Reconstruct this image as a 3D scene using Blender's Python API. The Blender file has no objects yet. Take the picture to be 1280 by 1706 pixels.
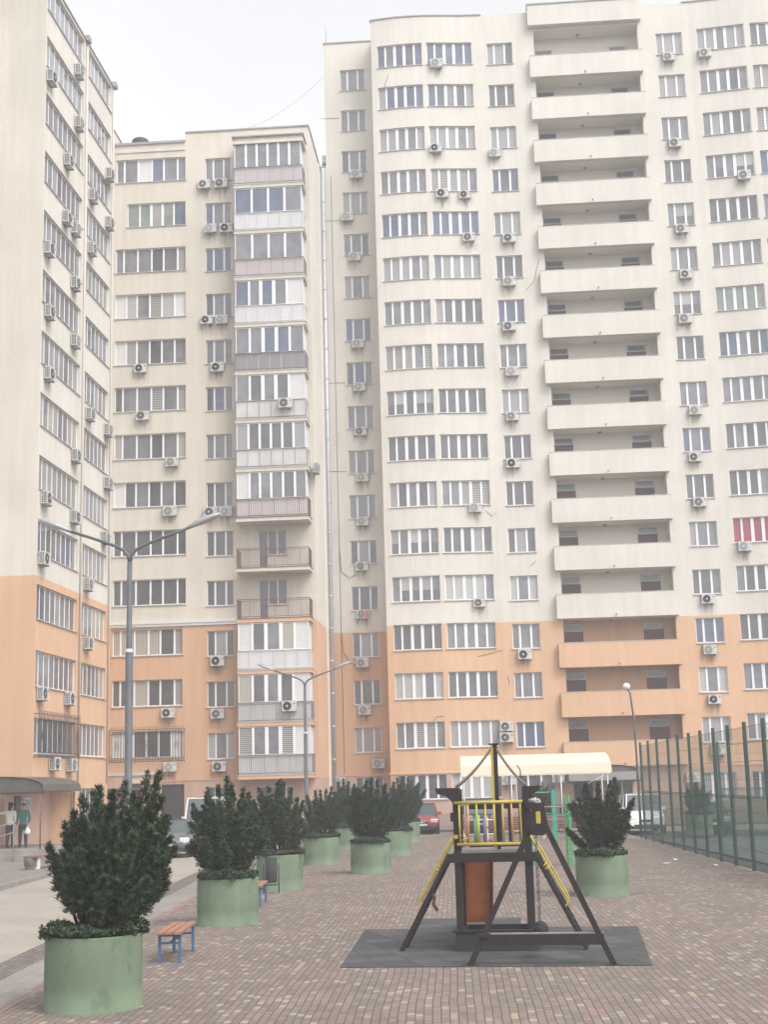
import bpy, math, random
from mathutils import Vector, Matrix
S = bpy.context.scene
COL = S.collection
R = math.radians
PI = math.pi

# ------------------------------------------------------------------ camera
CAM_H = 2.65
F_PX, ROLL = 2363.4, R(1.5676)
PITCH = math.atan(450.0 / F_PX)
cd = bpy.data.cameras.new('camera')
cam = bpy.data.objects.new('camera', cd); COL.objects.link(cam); S.camera = cam
cd.sensor_fit = 'VERTICAL'; cd.sensor_height = 24.0; cd.lens = F_PX / 1706.0 * 24.0
cd.clip_start = 0.2; cd.clip_end = 3000
fw = Vector((0, math.cos(PITCH), math.sin(PITCH))); up0 = Vector((0, -math.sin(PITCH), math.cos(PITCH))); rt0 = Vector((1, 0, 0))
rt = rt0 * math.cos(ROLL) - up0 * math.sin(ROLL); up = up0 * math.cos(ROLL) + rt0 * math.sin(ROLL)
M3 = Matrix((rt, up, -fw)).transposed()
cam.matrix_world = Matrix.Translation((0, 0, CAM_H)) @ M3.to_4x4()

# ------------------------------------------------------------------ sky, sun, exposure
SUN_EL, SUN_AZ = R(52), R(138)           # azimuth clockwise from +Y: light from the right and behind the camera
W = bpy.data.worlds.new("World"); S.world = W; W.use_nodes = True
nt = W.node_tree; nt.nodes.clear()
sk = nt.nodes.new('ShaderNodeTexSky'); sk.sky_type = 'NISHITA'; sk.sun_disc = False
sk.sun_elevation = SUN_EL; sk.sun_rotation = SUN_AZ; sk.air_density = 1.0; sk.dust_density = 3.0; sk.ozone_density = 1.0
hs = nt.nodes.new('ShaderNodeHueSaturation'); hs.inputs['Saturation'].default_value = 0.05
tc = nt.nodes.new('ShaderNodeTexCoord'); nz = nt.nodes.new('ShaderNodeTexNoise'); nz.inputs['Scale'].default_value = 2.2; nz.inputs['Detail'].default_value = 4
cr = nt.nodes.new('ShaderNodeMapRange'); cr.inputs['From Min'].default_value = .3; cr.inputs['From Max'].default_value = .7; cr.inputs['To Min'].default_value = .93; cr.inputs['To Max'].default_value = 1.07
mx = nt.nodes.new('ShaderNodeMix'); mx.data_type = 'RGBA'; mx.blend_type = 'MULTIPLY'; mx.inputs['Factor'].default_value = 1
bg = nt.nodes.new('ShaderNodeBackground'); bg.inputs['Strength'].default_value = 0.15
wo = nt.nodes.new('ShaderNodeOutputWorld')
nt.links.new(sk.outputs[0], hs.inputs['Color']); nt.links.new(tc.outputs['Generated'], nz.inputs['Vector'])
nt.links.new(nz.outputs['Fac'], cr.inputs['Value']); nt.links.new(hs.outputs[0], mx.inputs['A']); nt.links.new(cr.outputs[0], mx.inputs['B'])
nt.links.new(mx.outputs['Result'], bg.inputs['Color']); nt.links.new(bg.outputs[0], wo.inputs[0])
sl = bpy.data.lights.new('sun', 'SUN'); sl.energy = 0.9; sl.angle = R(30); sl.color = (1.0, 0.97, 0.93)
so = bpy.data.objects.new('sun', sl); COL.objects.link(so)
sdir = Vector((math.sin(SUN_AZ) * math.cos(SUN_EL), math.cos(SUN_AZ) * math.cos(SUN_EL), math.sin(SUN_EL)))
so.rotation_euler = sdir.to_track_quat('Z', 'Y').to_euler()
S.view_settings.view_transform = 'Standard'; S.view_settings.look = 'None'
S.view_settings.exposure = 1.14; S.view_settings.gamma = 1.0
S.render.engine = 'CYCLES'
S.cycles.max_bounces = 6; S.cycles.diffuse_bounces = 3; S.cycles.transparent_max_bounces = 24; S.cycles.volume_bounces = 0

# ------------------------------------------------------------------ materials
def sn(v):   # srgb 0-255 -> linear
    v = v / 255.0
    return v / 12.92 if v <= 0.04045 else ((v + 0.055) / 1.055) ** 2.4
MATS = {}
def mat(name, c, rough=.75, var=.0, vscale=2.0, stretch=(1, 1, 1), c2=None, coat=0.0, metal=0.0, spec=.35, bump=0.0, bscale=30, streak=0.0, fine=0.0, blotch=0.0):
    if name in MATS: return MATS[name]
    m = bpy.data.materials.new(name); m.use_nodes = True; MATS[name] = m
    n = m.node_tree.nodes; l = m.node_tree.links; b = n['Principled BSDF']
    b.inputs['Base Color'].default_value = (*c, 1); b.inputs['Roughness'].default_value = rough
    b.inputs['Specular IOR Level'].default_value = spec; b.inputs['Metallic'].default_value = metal
    b.inputs['Coat Weight'].default_value = coat; b.inputs['Coat Roughness'].default_value = .04
    col = None
    g = n.new('ShaderNodeNewGeometry')
    if var > 0:
        mp = n.new('ShaderNodeMapping'); mp.inputs['Scale'].default_value = stretch
        t = n.new('ShaderNodeTexNoise'); t.inputs['Scale'].default_value = vscale; t.inputs['Detail'].default_value = 6
        l.new(g.outputs['Position'], mp.inputs[0]); l.new(mp.outputs[0], t.inputs['Vector'])
        r = n.new('ShaderNodeMapRange'); r.inputs['From Min'].default_value = .3; r.inputs['From Max'].default_value = .7
        mm = n.new('ShaderNodeMix'); mm.data_type = 'RGBA'
        d = c2 if c2 else tuple(x * (1 - var) for x in c)
        mm.inputs['A'].default_value = (*c, 1); mm.inputs['B'].default_value = (*d, 1)
        l.new(t.outputs['Fac'], r.inputs['Value']); l.new(r.outputs[0], mm.inputs['Factor']); col = mm.outputs['Result']
    def mul(src, fac_socket, lo):
        rr = n.new('ShaderNodeMapRange'); rr.inputs['From Min'].default_value = .35; rr.inputs['From Max'].default_value = .65
        rr.inputs['To Min'].default_value = lo; rr.inputs['To Max'].default_value = 1.0
        l.new(fac_socket, rr.inputs['Value'])
        x = n.new('ShaderNodeMix'); x.data_type = 'RGBA'; x.blend_type = 'MULTIPLY'; x.inputs['Factor'].default_value = 1
        if src is None: x.inputs['A'].default_value = (*c, 1)
        else: l.new(src, x.inputs['A'])
        l.new(rr.outputs[0], x.inputs['B']); return x.outputs['Result']
    if streak > 0:
        mp = n.new('ShaderNodeMapping'); mp.inputs['Scale'].default_value = (1, 1, .07)
        t = n.new('ShaderNodeTexNoise'); t.inputs['Scale'].default_value = 2.6; t.inputs['Detail'].default_value = 5
        l.new(g.outputs['Position'], mp.inputs[0]); l.new(mp.outputs[0], t.inputs['Vector']); col = mul(col, t.outputs['Fac'], 1 - streak)
    if blotch > 0:
        mp = n.new('ShaderNodeMapping'); mp.inputs['Scale'].default_value = (1, 1, .6)
        t = n.new('ShaderNodeTexNoise'); t.inputs['Scale'].default_value = 2.4; t.inputs['Detail'].default_value = 7; t.inputs['Roughness'].default_value = .6
        l.new(g.outputs['Position'], mp.inputs[0]); l.new(mp.outputs[0], t.inputs['Vector'])
        rr = n.new('ShaderNodeMapRange'); rr.inputs['From Min'].default_value = .56; rr.inputs['From Max'].default_value = .63; rr.inputs['To Min'].default_value = 1.0; rr.inputs['To Max'].default_value = 1 - blotch
        l.new(t.outputs['Fac'], rr.inputs['Value'])
        x = n.new('ShaderNodeMix'); x.data_type = 'RGBA'; x.blend_type = 'MULTIPLY'; x.inputs['Factor'].default_value = 1
        if col is None: x.inputs['A'].default_value = (*c, 1)
        else: l.new(col, x.inputs['A'])
        l.new(rr.outputs[0], x.inputs['B']); col = x.outputs['Result']
    if fine > 0:
        t = n.new('ShaderNodeTexNoise'); t.inputs['Scale'].default_value = bscale; t.inputs['Detail'].default_value = 3
        l.new(g.outputs['Position'], t.inputs['Vector']); col = mul(col, t.outputs['Fac'], 1 - fine)
    if col is not None: l.new(col, b.inputs['Base Color'])
    if bump > 0:
        t = n.new('ShaderNodeTexNoise'); t.inputs['Scale'].default_value = bscale
        bp = n.new('ShaderNodeBump'); bp.inputs['Strength'].default_value = bump; bp.inputs['Distance'].default_value = .02
        l.new(g.outputs['Position'], t.inputs['Vector']); l.new(t.outputs['Fac'], bp.inputs['Height']); l.new(bp.outputs[0], b.inputs['Normal'])
    return m
def stripes(name, ca, cb, scale, axis='Z', rough=.6, coat=1.0, sharp=.5):
    if name in MATS: return MATS[name]
    m = mat(name, ca, rough, coat=coat); n = m.node_tree.nodes; l = m.node_tree.links; b = n['Principled BSDF']
    g = n.new('ShaderNodeTexCoord'); w = n.new('ShaderNodeTexWave'); w.bands_direction = axis; w.inputs['Scale'].default_value = scale
    w.inputs['Distortion'].default_value = .4 if axis == 'Z' else 2.5; w.inputs['Detail'].default_value = 1
    r = n.new('ShaderNodeMapRange'); r.inputs['From Min'].default_value = .5 - sharp / 2; r.inputs['From Max'].default_value = .5 + sharp / 2
    mm = n.new('ShaderNodeMix'); mm.data_type = 'RGBA'; mm.inputs['A'].default_value = (*ca, 1); mm.inputs['B'].default_value = (*cb, 1)
    l.new(g.outputs['Object'], w.inputs['Vector']); l.new(w.outputs['Fac'], r.inputs['Value']); l.new(r.outputs[0], mm.inputs['Factor'])
    l.new(mm.outputs['Result'], b.inputs['Base Color']); return m

cream = mat('cream_render', (.645, .602, .54), .9, var=.10, vscale=.35, streak=.07, fine=.05, bscale=9)
cream_shaded = mat('shaded_yellow_cream_render', (.61, .555, .475), .9, var=.12, vscale=.3, streak=.08, fine=.05, bscale=9)  # cream with the shade of less lit walls painted in, slightly yellower
orange = mat('orange_render', (.625, .395, .250), .9, blotch=.05, var=.08, vscale=.35, streak=.08, fine=.04, bscale=9)
orange_shaded = mat('shaded_orange_render', (.575, .355, .225), .9, var=.10, vscale=.3, streak=.08, fine=.04, bscale=9)  # orange darkened: shade of recessed and less lit walls painted in
plinth = mat('pink_plinth_render', (.50, .335, .26), .9, var=.15, vscale=.6, streak=.12)
stone_base = mat('brown_base_render', (.32, .245, .20), .9, var=.2, vscale=1.2)
lpart = mat('loggia_cream', (.72, .67, .59), .9, var=.10, vscale=.4)
pvc = mat('white_plastic', (.72, .72, .73), .4, var=.06, vscale=4)
pvc_old = mat('grey_white_plastic', (.60, .60, .60), .5, var=.08, vscale=3)
panel_w = mat('white_panel', (.57, .56, .56), .5, var=.07, vscale=2, streak=.10)
panel_p = stripes('pink_panel', (.62, .565, .565), (.53, .475, .475), 6, 'X', .7, 0, .8)
sill_m = mat('sill_metal', (.50, .49, .48), .5, var=.25, vscale=3)
reveal = mat('reveal_render', (.42, .38, .34), .9)
capm = mat('roof_cap_metal', (.30, .28, .28), .5, var=.2, vscale=1)
g_dark = mat('glass_dark_room', (.065, .065, .075), .2, var=.5, vscale=1.3, coat=1, c2=(.11, .105, .11))
g_mid = mat('glass_grey_room', (.19, .187, .205), .2, var=.4, vscale=1.5, coat=1)
g_blue = mat('glass_blue_room', (.10, .12, .19), .2, var=.4, vscale=1.5, coat=1)
g_lite = stripes('glass_sheer_curtain', (.30, .285, .29), (.22, .21, .215), 2.6, 'X', .7, 1, .9)
g_cur = stripes('glass_beige_curtain', (.37, .34, .29), (.28, .255, .21), 2.2, 'X', .7, 1, .9)
g_blind = stripes('glass_slat_blind', (.34, .325, .30), (.12, .115, .115), 2.9, 'Z', .7, 1, .5)
g_blindl = stripes('glass_pale_blind', (.42, .42, .40), (.27, .27, .26), 2.9, 'Z', .7, 1, .5)
g_green = mat('glass_green_film', (.20, .235, .205), .3, var=.3, vscale=2, coat=1)
g_red = stripes('glass_red_curtain', (.36, .05, .09), (.17, .02, .04), 2.0, 'X', .7, 1, .9)
g_wht = mat('white_infill', (.56, .55, .545), .6, var=.05, vscale=2)
GL = dict(d=g_dark, m=g_mid, b=g_blue, l=g_lite, c=g_cur, s=g_blind, p=g_blindl, g=g_green, r=g_red, w=g_wht)
ac_white = mat('air_conditioner_white', (.56, .55, .52), .5, var=.2, vscale=5)
ac_dark = mat('fan_dark', (.06, .06, .065), .6)
ac_grey = mat('fan_guard', (.26, .26, .26), .5)
steel = mat('grey_steel', (.10, .105, .115), .55, var=.3, vscale=4)
galv = mat('galvanised_pipe', (.50, .52, .55), .4, var=.12, vscale=3, metal=.2)
iron = mat('dark_iron', (.03, .028, .028), .75)
brown_iron = mat('brown_iron', (.17, .09, .075), .6, var=.3, vscale=3)
rail_grey = mat('railing_grey', (.22, .19, .19), .6, var=.3, vscale=3)
door_m = mat('maroon_door', (.11, .045, .045), .5, var=.2, vscale=3)
door_b = mat('dark_door', (.04, .035, .035), .5)
rubber = mat('black_rubber', (.018, .018, .02), .8)
cablem = mat('cable', (.10, .085, .08), .8)

# ------------------------------------------------------------------ mesh builder
class MB:
    def __init__(s): s.v = []; s.f = []; s.m = []; s.mats = []; s.smooth = []
    def mi(s, m):
        if m not in s.mats: s.mats.append(m)
        return s.mats.index(m)
    def face(s, pts, m, sm=False):
        k = len(s.v); s.v += [tuple(p) for p in pts]; s.f.append(tuple(range(k, k + len(pts)))); s.m.append(s.mi(m)); s.smooth.append(sm)
    def box(s, x0, x1, y0, y1, z0, z1, m, T=None):
        P = [(x0, y0, z0), (x1, y0, z0), (x1, y1, z0), (x0, y1, z0), (x0, y0, z1), (x1, y0, z1), (x1, y1, z1), (x0, y1, z1)]
        if T is not None: P = [tuple(T @ Vector(p)) for p in P]
        k = len(s.v); s.v += P
        for q in ((0, 3, 2, 1), (4, 5, 6, 7), (0, 1, 5, 4), (1, 2, 6, 5), (2, 3, 7, 6), (3, 0, 4, 7)):
            s.f.append(tuple(k + i for i in q)); s.m.append(s.mi(m)); s.smooth.append(False)
    def beam(s, p, q, w, h, m, upv=(0, 0, 1)):
        p = Vector(p); q = Vector(q); d = (q - p); L = d.length; d.normalize(); u = Vector(upv)
        sx = d.cross(u)
        if sx.length < 1e-4: sx = d.cross(Vector((1, 0, 0)))
        sx.normalize(); uu = sx.cross(d)
        T = Matrix((sx, d, uu)).transposed().to_4x4(); T.translation = p
        s.box(-w / 2, w / 2, 0, L, -h / 2, h / 2, m, T)
    def tube(s, pts, r, m, n=8, cap=True):
        pts = [Vector(p) for p in pts]; rs = r if isinstance(r, (list, tuple)) else [r] * len(pts)
        rings = []; prev = None
        for i, p in enumerate(pts):
            d = (pts[min(i + 1, len(pts) - 1)] - pts[max(i - 1, 0)]).normalized()
            a = prev if prev is not None else (Vector((1, 0, 0)) if abs(d.x) < .9 else Vector((0, 1, 0)))
            a = (a - d * a.dot(d)).normalized(); b = d.cross(a); prev = a
            k = len(s.v); rings.append(k)
            s.v += [tuple(p + (a * math.cos(2 * PI * j / n) + b * math.sin(2 * PI * j / n)) * rs[i]) for j in range(n)]
        mi = s.mi(m)
        for k0, k1 in zip(rings, rings[1:]):
            for j in range(n): s.f.append((k0 + j, k0 + (j + 1) % n, k1 + (j + 1) % n, k1 + j)); s.m.append(mi); s.smooth.append(True)
        if cap:
            s.f.append(tuple(rings[0] + j for j in range(n))[::-1]); s.f.append(tuple(rings[-1] + j for j in range(n))); s.m += [mi, mi]; s.smooth += [False, False]
    def lathe(s, prof, m, n=24, c=(0, 0, 0), axis='Z'):
        rings = []
        for r_, z in prof:
            k = len(s.v); rings.append(k)
            for j in range(n):
                a = 2 * PI * j / n; x, y = r_ * math.cos(a), r_ * math.sin(a)
                if axis == 'Z': p = (c[0] + x, c[1] + y, c[2] + z)
                elif axis == 'Y': p = (c[0] + x, c[1] + z, c[2] + y)
                else: p = (c[0] + z, c[1] + x, c[2] + y)
                s.v.append(p)
        mi = s.mi(m)
        for k0, k1 in zip(rings, rings[1:]):
            for j in range(n): s.f.append((k0 + j, k0 + (j + 1) % n, k1 + (j + 1) % n, k1 + j)); s.m.append(mi); s.smooth.append(True)
        for k in (rings[0], rings[-1]): s.f.append(tuple(k + j for j in range(n))); s.m.append(mi); s.smooth.append(False)
    def prism(s, poly, a, b, m, axis='Y', msides=None):   # poly in the two other axes
        def P(u, w, t): return (u, t, w) if axis == 'Y' else ((t, u, w) if axis == 'X' else (u, w, t))
        n = len(poly); s.face([P(u, w, a) for u, w in poly], m); s.face([P(u, w, b) for u, w in poly][::-1], m)
        for i in range(n):
            u0, w0 = poly[i]; u1, w1 = poly[(i + 1) % n]
            s.face([P(u0, w0, a), P(u0, w0, b), P(u1, w1, b), P(u1, w1, a)], msides or m)
    def mesh(s, name):
        me = bpy.data.meshes.new(name); me.from_pydata(s.v, [], s.f)
        for m in s.mats: me.materials.append(m)
        me.polygons.foreach_set('material_index', s.m); me.polygons.foreach_set('use_smooth', s.smooth); me.update()
        return me
    def build(s, name, parent=None, loc=(0, 0, 0), rz=0, **kw):
        return obj(name, s.mesh(name), parent, loc, rz, **kw)
def obj(name, me, parent=None, loc=(0, 0, 0), rz=0, **kw):
    o = bpy.data.objects.new(name, me); COL.objects.link(o); o.parent = parent; o.location = loc; o.rotation_euler = (0, 0, rz)
    for k, v in kw.items(): o[k] = v
    return o
def thing(name, label, cat, loc=(0, 0, 0), rz=0, group=None):
    o = obj(name, None, None, loc, rz, label=label, category=cat)
    if group: o['group'] = group
    o.empty_display_size = .3
    return o
def copy_tree(o, parent=None):
    c = o.copy(); COL.objects.link(c)
    if parent is not None: c.parent = parent
    for ch in list(o.children): copy_tree(ch, c)
    return c

# ------------------------------------------------------------------ setting: ground
def brick_mat(name, ang, base, accents, mortar, bw=.2, bh=.1, off=.5, mw=.006, rough=.85):
    m = mat(name, base[0], rough); n = m.node_tree.nodes; l = m.node_tree.links; b = n['Principled BSDF']
    g = n.new('ShaderNodeNewGeometry'); mp = n.new('ShaderNodeMapping'); mp.inputs['Rotation'].default_value = (0, 0, ang)
    nd = n.new('ShaderNodeTexNoise'); nd.inputs['Scale'].default_value = .35; nd.inputs['Detail'].default_value = 2
    l.new(g.outputs['Position'], nd.inputs['Vector'])
    ad = n.new('ShaderNodeVectorMath'); ad.operation = 'MULTIPLY_ADD'
    l.new(nd.outputs['Color'], ad.inputs[0]); ad.inputs[1].default_value = (.10, .10, 0); l.new(g.outputs['Position'], ad.inputs[2])
    l.new(ad.outputs[0], mp.inputs[0])
    br = n.new('ShaderNodeTexBrick'); br.offset = off; br.squash = 1
    br.inputs['Scale'].default_value = 1; br.inputs['Brick Width'].default_value = bw; br.inputs['Row Height'].default_value = bh
    br.inputs['Mortar Size'].default_value = mw; br.inputs['Mortar Smooth'].default_value = .3; br.inputs['Bias'].default_value = 0
    br.inputs['Color1'].default_value = (0, 0, 0, 1); br.inputs['Color2'].default_value = (1, 1, 1, 1); br.inputs['Mortar'].default_value = (.5, .5, .5, 1)
    l.new(mp.outputs[0], br.inputs['Vector'])
    cr = n.new('ShaderNodeValToRGB'); cr.color_ramp.interpolation = 'CONSTANT'
    stops = []
    nb = len(base)
    tot = sum(a[1] for a in accents)
    for i, c in enumerate(base): stops.append(((1 - tot) * i / nb, c))
    p = 1 - tot
    for c, w in accents: stops.append((p, c)); p += w
    el = cr.color_ramp.elements
    while len(el) < len(stops): el.new(.5)
    for e_, (p, c) in zip(el, stops): e_.position = p
    for e_, (p, c) in zip(el, stops): e_.color = (*c, 1)
    l.new(br.outputs['Color'], cr.inputs['Fac'])
    t = n.new('ShaderNodeTexNoise'); t.inputs['Scale'].default_value = .5; t.inputs['Detail'].default_value = 8; t.inputs['Roughness'].default_value = .65
    l.new(g.outputs['Position'], t.inputs['Vector'])
    r = n.new('ShaderNodeMapRange'); r.inputs['From Min'].default_value = .3; r.inputs['From Max'].default_value = .7; r.inputs['To Min'].default_value = .80; r.inputs['To Max'].default_value = 1.06
    l.new(t.outputs['Fac'], r.inputs['Value'])
    t3 = n.new('ShaderNodeTexNoise'); t3.inputs['Scale'].default_value = 14; t3.inputs['Detail'].default_value = 4
    l.new(g.outputs['Position'], t3.inputs['Vector'])
    r3 = n.new('ShaderNodeMapRange'); r3.inputs['From Min'].default_value = .3; r3.inputs['From Max'].default_value = .7; r3.inputs['To Min'].default_value = .88; r3.inputs['To Max'].default_value = 1.08
    l.new(t3.outputs['Fac'], r3.inputs['Value'])
    ml = n.new('ShaderNodeMath'); ml.operation = 'MULTIPLY'; l.new(r.outputs[0], ml.inputs[0]); l.new(r3.outputs[0], ml.inputs[1])
    x = n.new('ShaderNodeMix'); x.data_type = 'RGBA'; x.blend_type = 'MULTIPLY'; x.inputs['Factor'].default_value = 1
    l.new(cr.outputs[0], x.inputs['A']); l.new(ml.outputs[0], x.inputs['B'])
    y = n.new('ShaderNodeMix'); y.data_type = 'RGBA'; y.inputs['B'].default_value = (*mortar, 1)
    l.new(br.outputs['Fac'], y.inputs['Factor']); l.new(x.outputs['Result'], y.inputs['A']); l.new(y.outputs['Result'], b.inputs['Base Color'])
    bp = n.new('ShaderNodeBump'); bp.invert = True; bp.inputs['Strength'].default_value = .6; bp.inputs['Distance'].default_value = .01
    l.new(br.outputs['Fac'], bp.inputs['Height']); l.new(bp.outputs[0], b.inputs['Normal'])
    return m
asph = mat('asphalt', (.095, .09, .085), .95, var=.35, vscale=.5, fine=.15, bscale=40)
paver = brick_mat('plaza_paver', R(-90 + 2.5), [(.200, .156, .134), (.182, .144, .126), (.218, .168, .143), (.164, .133, .118)], [((.26, .16, .14), .04), ((.31, .265, .185), .045), ((.28, .24, .21), .06)], (.080, .064, .057), mw=.008)
setts = brick_mat('edge_setts', R(-90), [(.17, .145, .13), (.14, .12, .11)], [((.2, .17, .15), .1)], (.06, .05, .045), mw=.012)
slabs = brick_mat('grey_slab', R(-90), [(.24, .215, .195), (.22, .20, .185)], [((.25, .22, .2), .1)], (.13, .115, .105), bw=.4, bh=.2, mw=.004)
pinkb = brick_mat('pink_paver', R(-90), [(.25, .165, .145), (.23, .155, .138)], [((.36, .2, .17), .1)], (.10, .07, .06))
walkp = brick_mat('far_pavement', R(0), [(.20, .175, .155), (.18, .16, .145)], [((.23, .2, .17), .1)], (.12, .10, .09), bw=.3, bh=.3, mw=.006)
concr = mat('road_concrete', (.33, .29, .25), .9, blotch=.12, var=.22, vscale=.28, fine=.10, bscale=6)
kerbm = mat('kerb_concrete', (.27, .245, .225), .9, var=.3, vscale=2)
court = mat('court_surface', (.14, .15, .15), .95, var=.3, vscale=.4, fine=.1)

def slab(name, poly, z0, z1, m, kind='structure', **kw):
    b = MB(); b.prism(poly, z0, z1, m, axis='Z'); return b.build(name, None, kind=kind, **kw)
slab('ground', [(-700, -60), (700, -60), (700, 900), (-700, 900)], -.5, -.10, asph)
tE = math.tan(R(3.83))
def farline(x): return 70.8 - x * tE          # far edge of the plaza
slab('paved_plaza', [(-4.85, -4), (9.9 - .6, -4), (10.02, 44), (10.95, farline(10.95)), (-4.85, farline(-4.85))], -.098, 0, paver)
slab('paving_band', [(-5.0, -4), (-4.854, -4), (-4.854, farline(-5)), (-5.0, farline(-5))], -.098, .001, pinkb)
slab('slab_strip', [(-5.7, -4), (-5.004, -4), (-5.004, farline(-5)), (-5.7, farline(-5))], -.098, .0, slabs)
slab('sett_strip', [(-6.3, -4), (-5.704, -4), (-5.704, farline(-5.7)), (-6.3, farline(-6))], -.098, -.008, setts)
slab('road', [(-11.06, -4), (-6.304, -4), (-6.304, 71.4), (40, 68.2), (40, 75.2), (-11.06, 78.6)], -.098, -.05, concr)
slab('sidewalk', [(-40, 20), (-11.2, 20), (-11.2, 79.5), (-40, 79.5)], -.098, .07, walkp)
slab('kerb', [(-11.196, 20), (-11.064, 20), (-11.064, 78.4), (-11.196, 78.4)], -.098, .085, kerbm)
slab('pavement', [(-11.0, 78.8), (60, 74.0), (60, 86), (-11, 90)], -.098, .06, walkp)
b = MB(); rc = random.Random(4)
for (x, y, n, dx, dy) in ((-10.9, 31, 6, .32, .03), (-10.4, 27.5, 5, .30, .22), (-9.0, 38, 7, .05, .5), (-8, 46, 6, .25, -.1), (-10.5, 52, 8, .4, .05), (-7.4, 33, 5, -.1, .4)):
    p = Vector((x, y, -.046)); w_ = .015
    for q in range(n):
        e = p + Vector((dx + rc.uniform(-.1, .1), dy + rc.uniform(-.12, .12), 0)); pr = Vector((-(e - p).y, (e - p).x, 0)).normalized() * w_
        b.face([p - pr, e - pr, e + pr, p + pr], MATS['asphalt']); p = e
b.build('road', None, kind='structure')
slab('sports_court', [(11.2, 36), (40, 35), (40, 61), (11.2, 61.5)], -.098, -.04, court)

# ------------------------------------------------------------------ facades
def wall(u0, u1, z0, z1, ops, parent, mz, name='wall', warp=None, cuts=(), zcuts=(), depth=.2, loc=(0, 0, 0), rz=0):
    """vertical wall in the x-z plane, outside towards -y, with real openings; mz(u,z) gives the paint"""
    us = sorted(set([round(x, 4) for x in [u0, u1, *cuts] + [o[0] for o in ops] + [o[1] for o in ops] if u0 - 1e-6 <= x <= u1 + 1e-6]))
    zs = sorted(set([round(x, 4) for x in [z0, z1, *zcuts] + [o[2] for o in ops] + [o[3] for o in ops] if z0 - 1e-6 <= x <= z1 + 1e-6]))
    wf = warp or (lambda u: 0.0)
    b = MB()
    for i in range(len(us) - 1):
        a, c = us[i], us[i + 1]; uc = (a + c) / 2
        run = None
        for j in range(len(zs) - 1):
            e, g = zs[j], zs[j + 1]; zc = (e + g) / 2
            inside = any(o[0] < uc < o[1] and o[2] < zc < o[3] for o in ops)
            if inside: continue
            b.face([(a, wf(a), e), (c, wf(c), e), (c, wf(c), g), (a, wf(a), g)], mz(uc, zc))
    for (a, c, e, g) in ops:
        mm = mz((a + c) / 2, e)
        cs = [a] + [x for x in us if a + 1e-4 < x < c - 1e-4] + [c]
        for p, q in zip(cs, cs[1:]):
            b.face([(p, wf(p), g), (q, wf(q), g), (q, wf(q) + depth, g), (p, wf(p) + depth, g)], mm)
            b.face([(p, wf(p) + depth, e), (q, wf(q) + depth, e), (q, wf(q), e), (p, wf(p), e)], mm)
        b.face([(a, wf(a), e), (a, wf(a), g), (a, wf(a) + depth, g), (a, wf(a) + depth, e)], mm)
        b.face([(c, wf(c) + depth, e), (c, wf(c) + depth, g), (c, wf(c), g), (c, wf(c), e)], mm)
    return b.build(name, parent, loc, rz)

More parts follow.
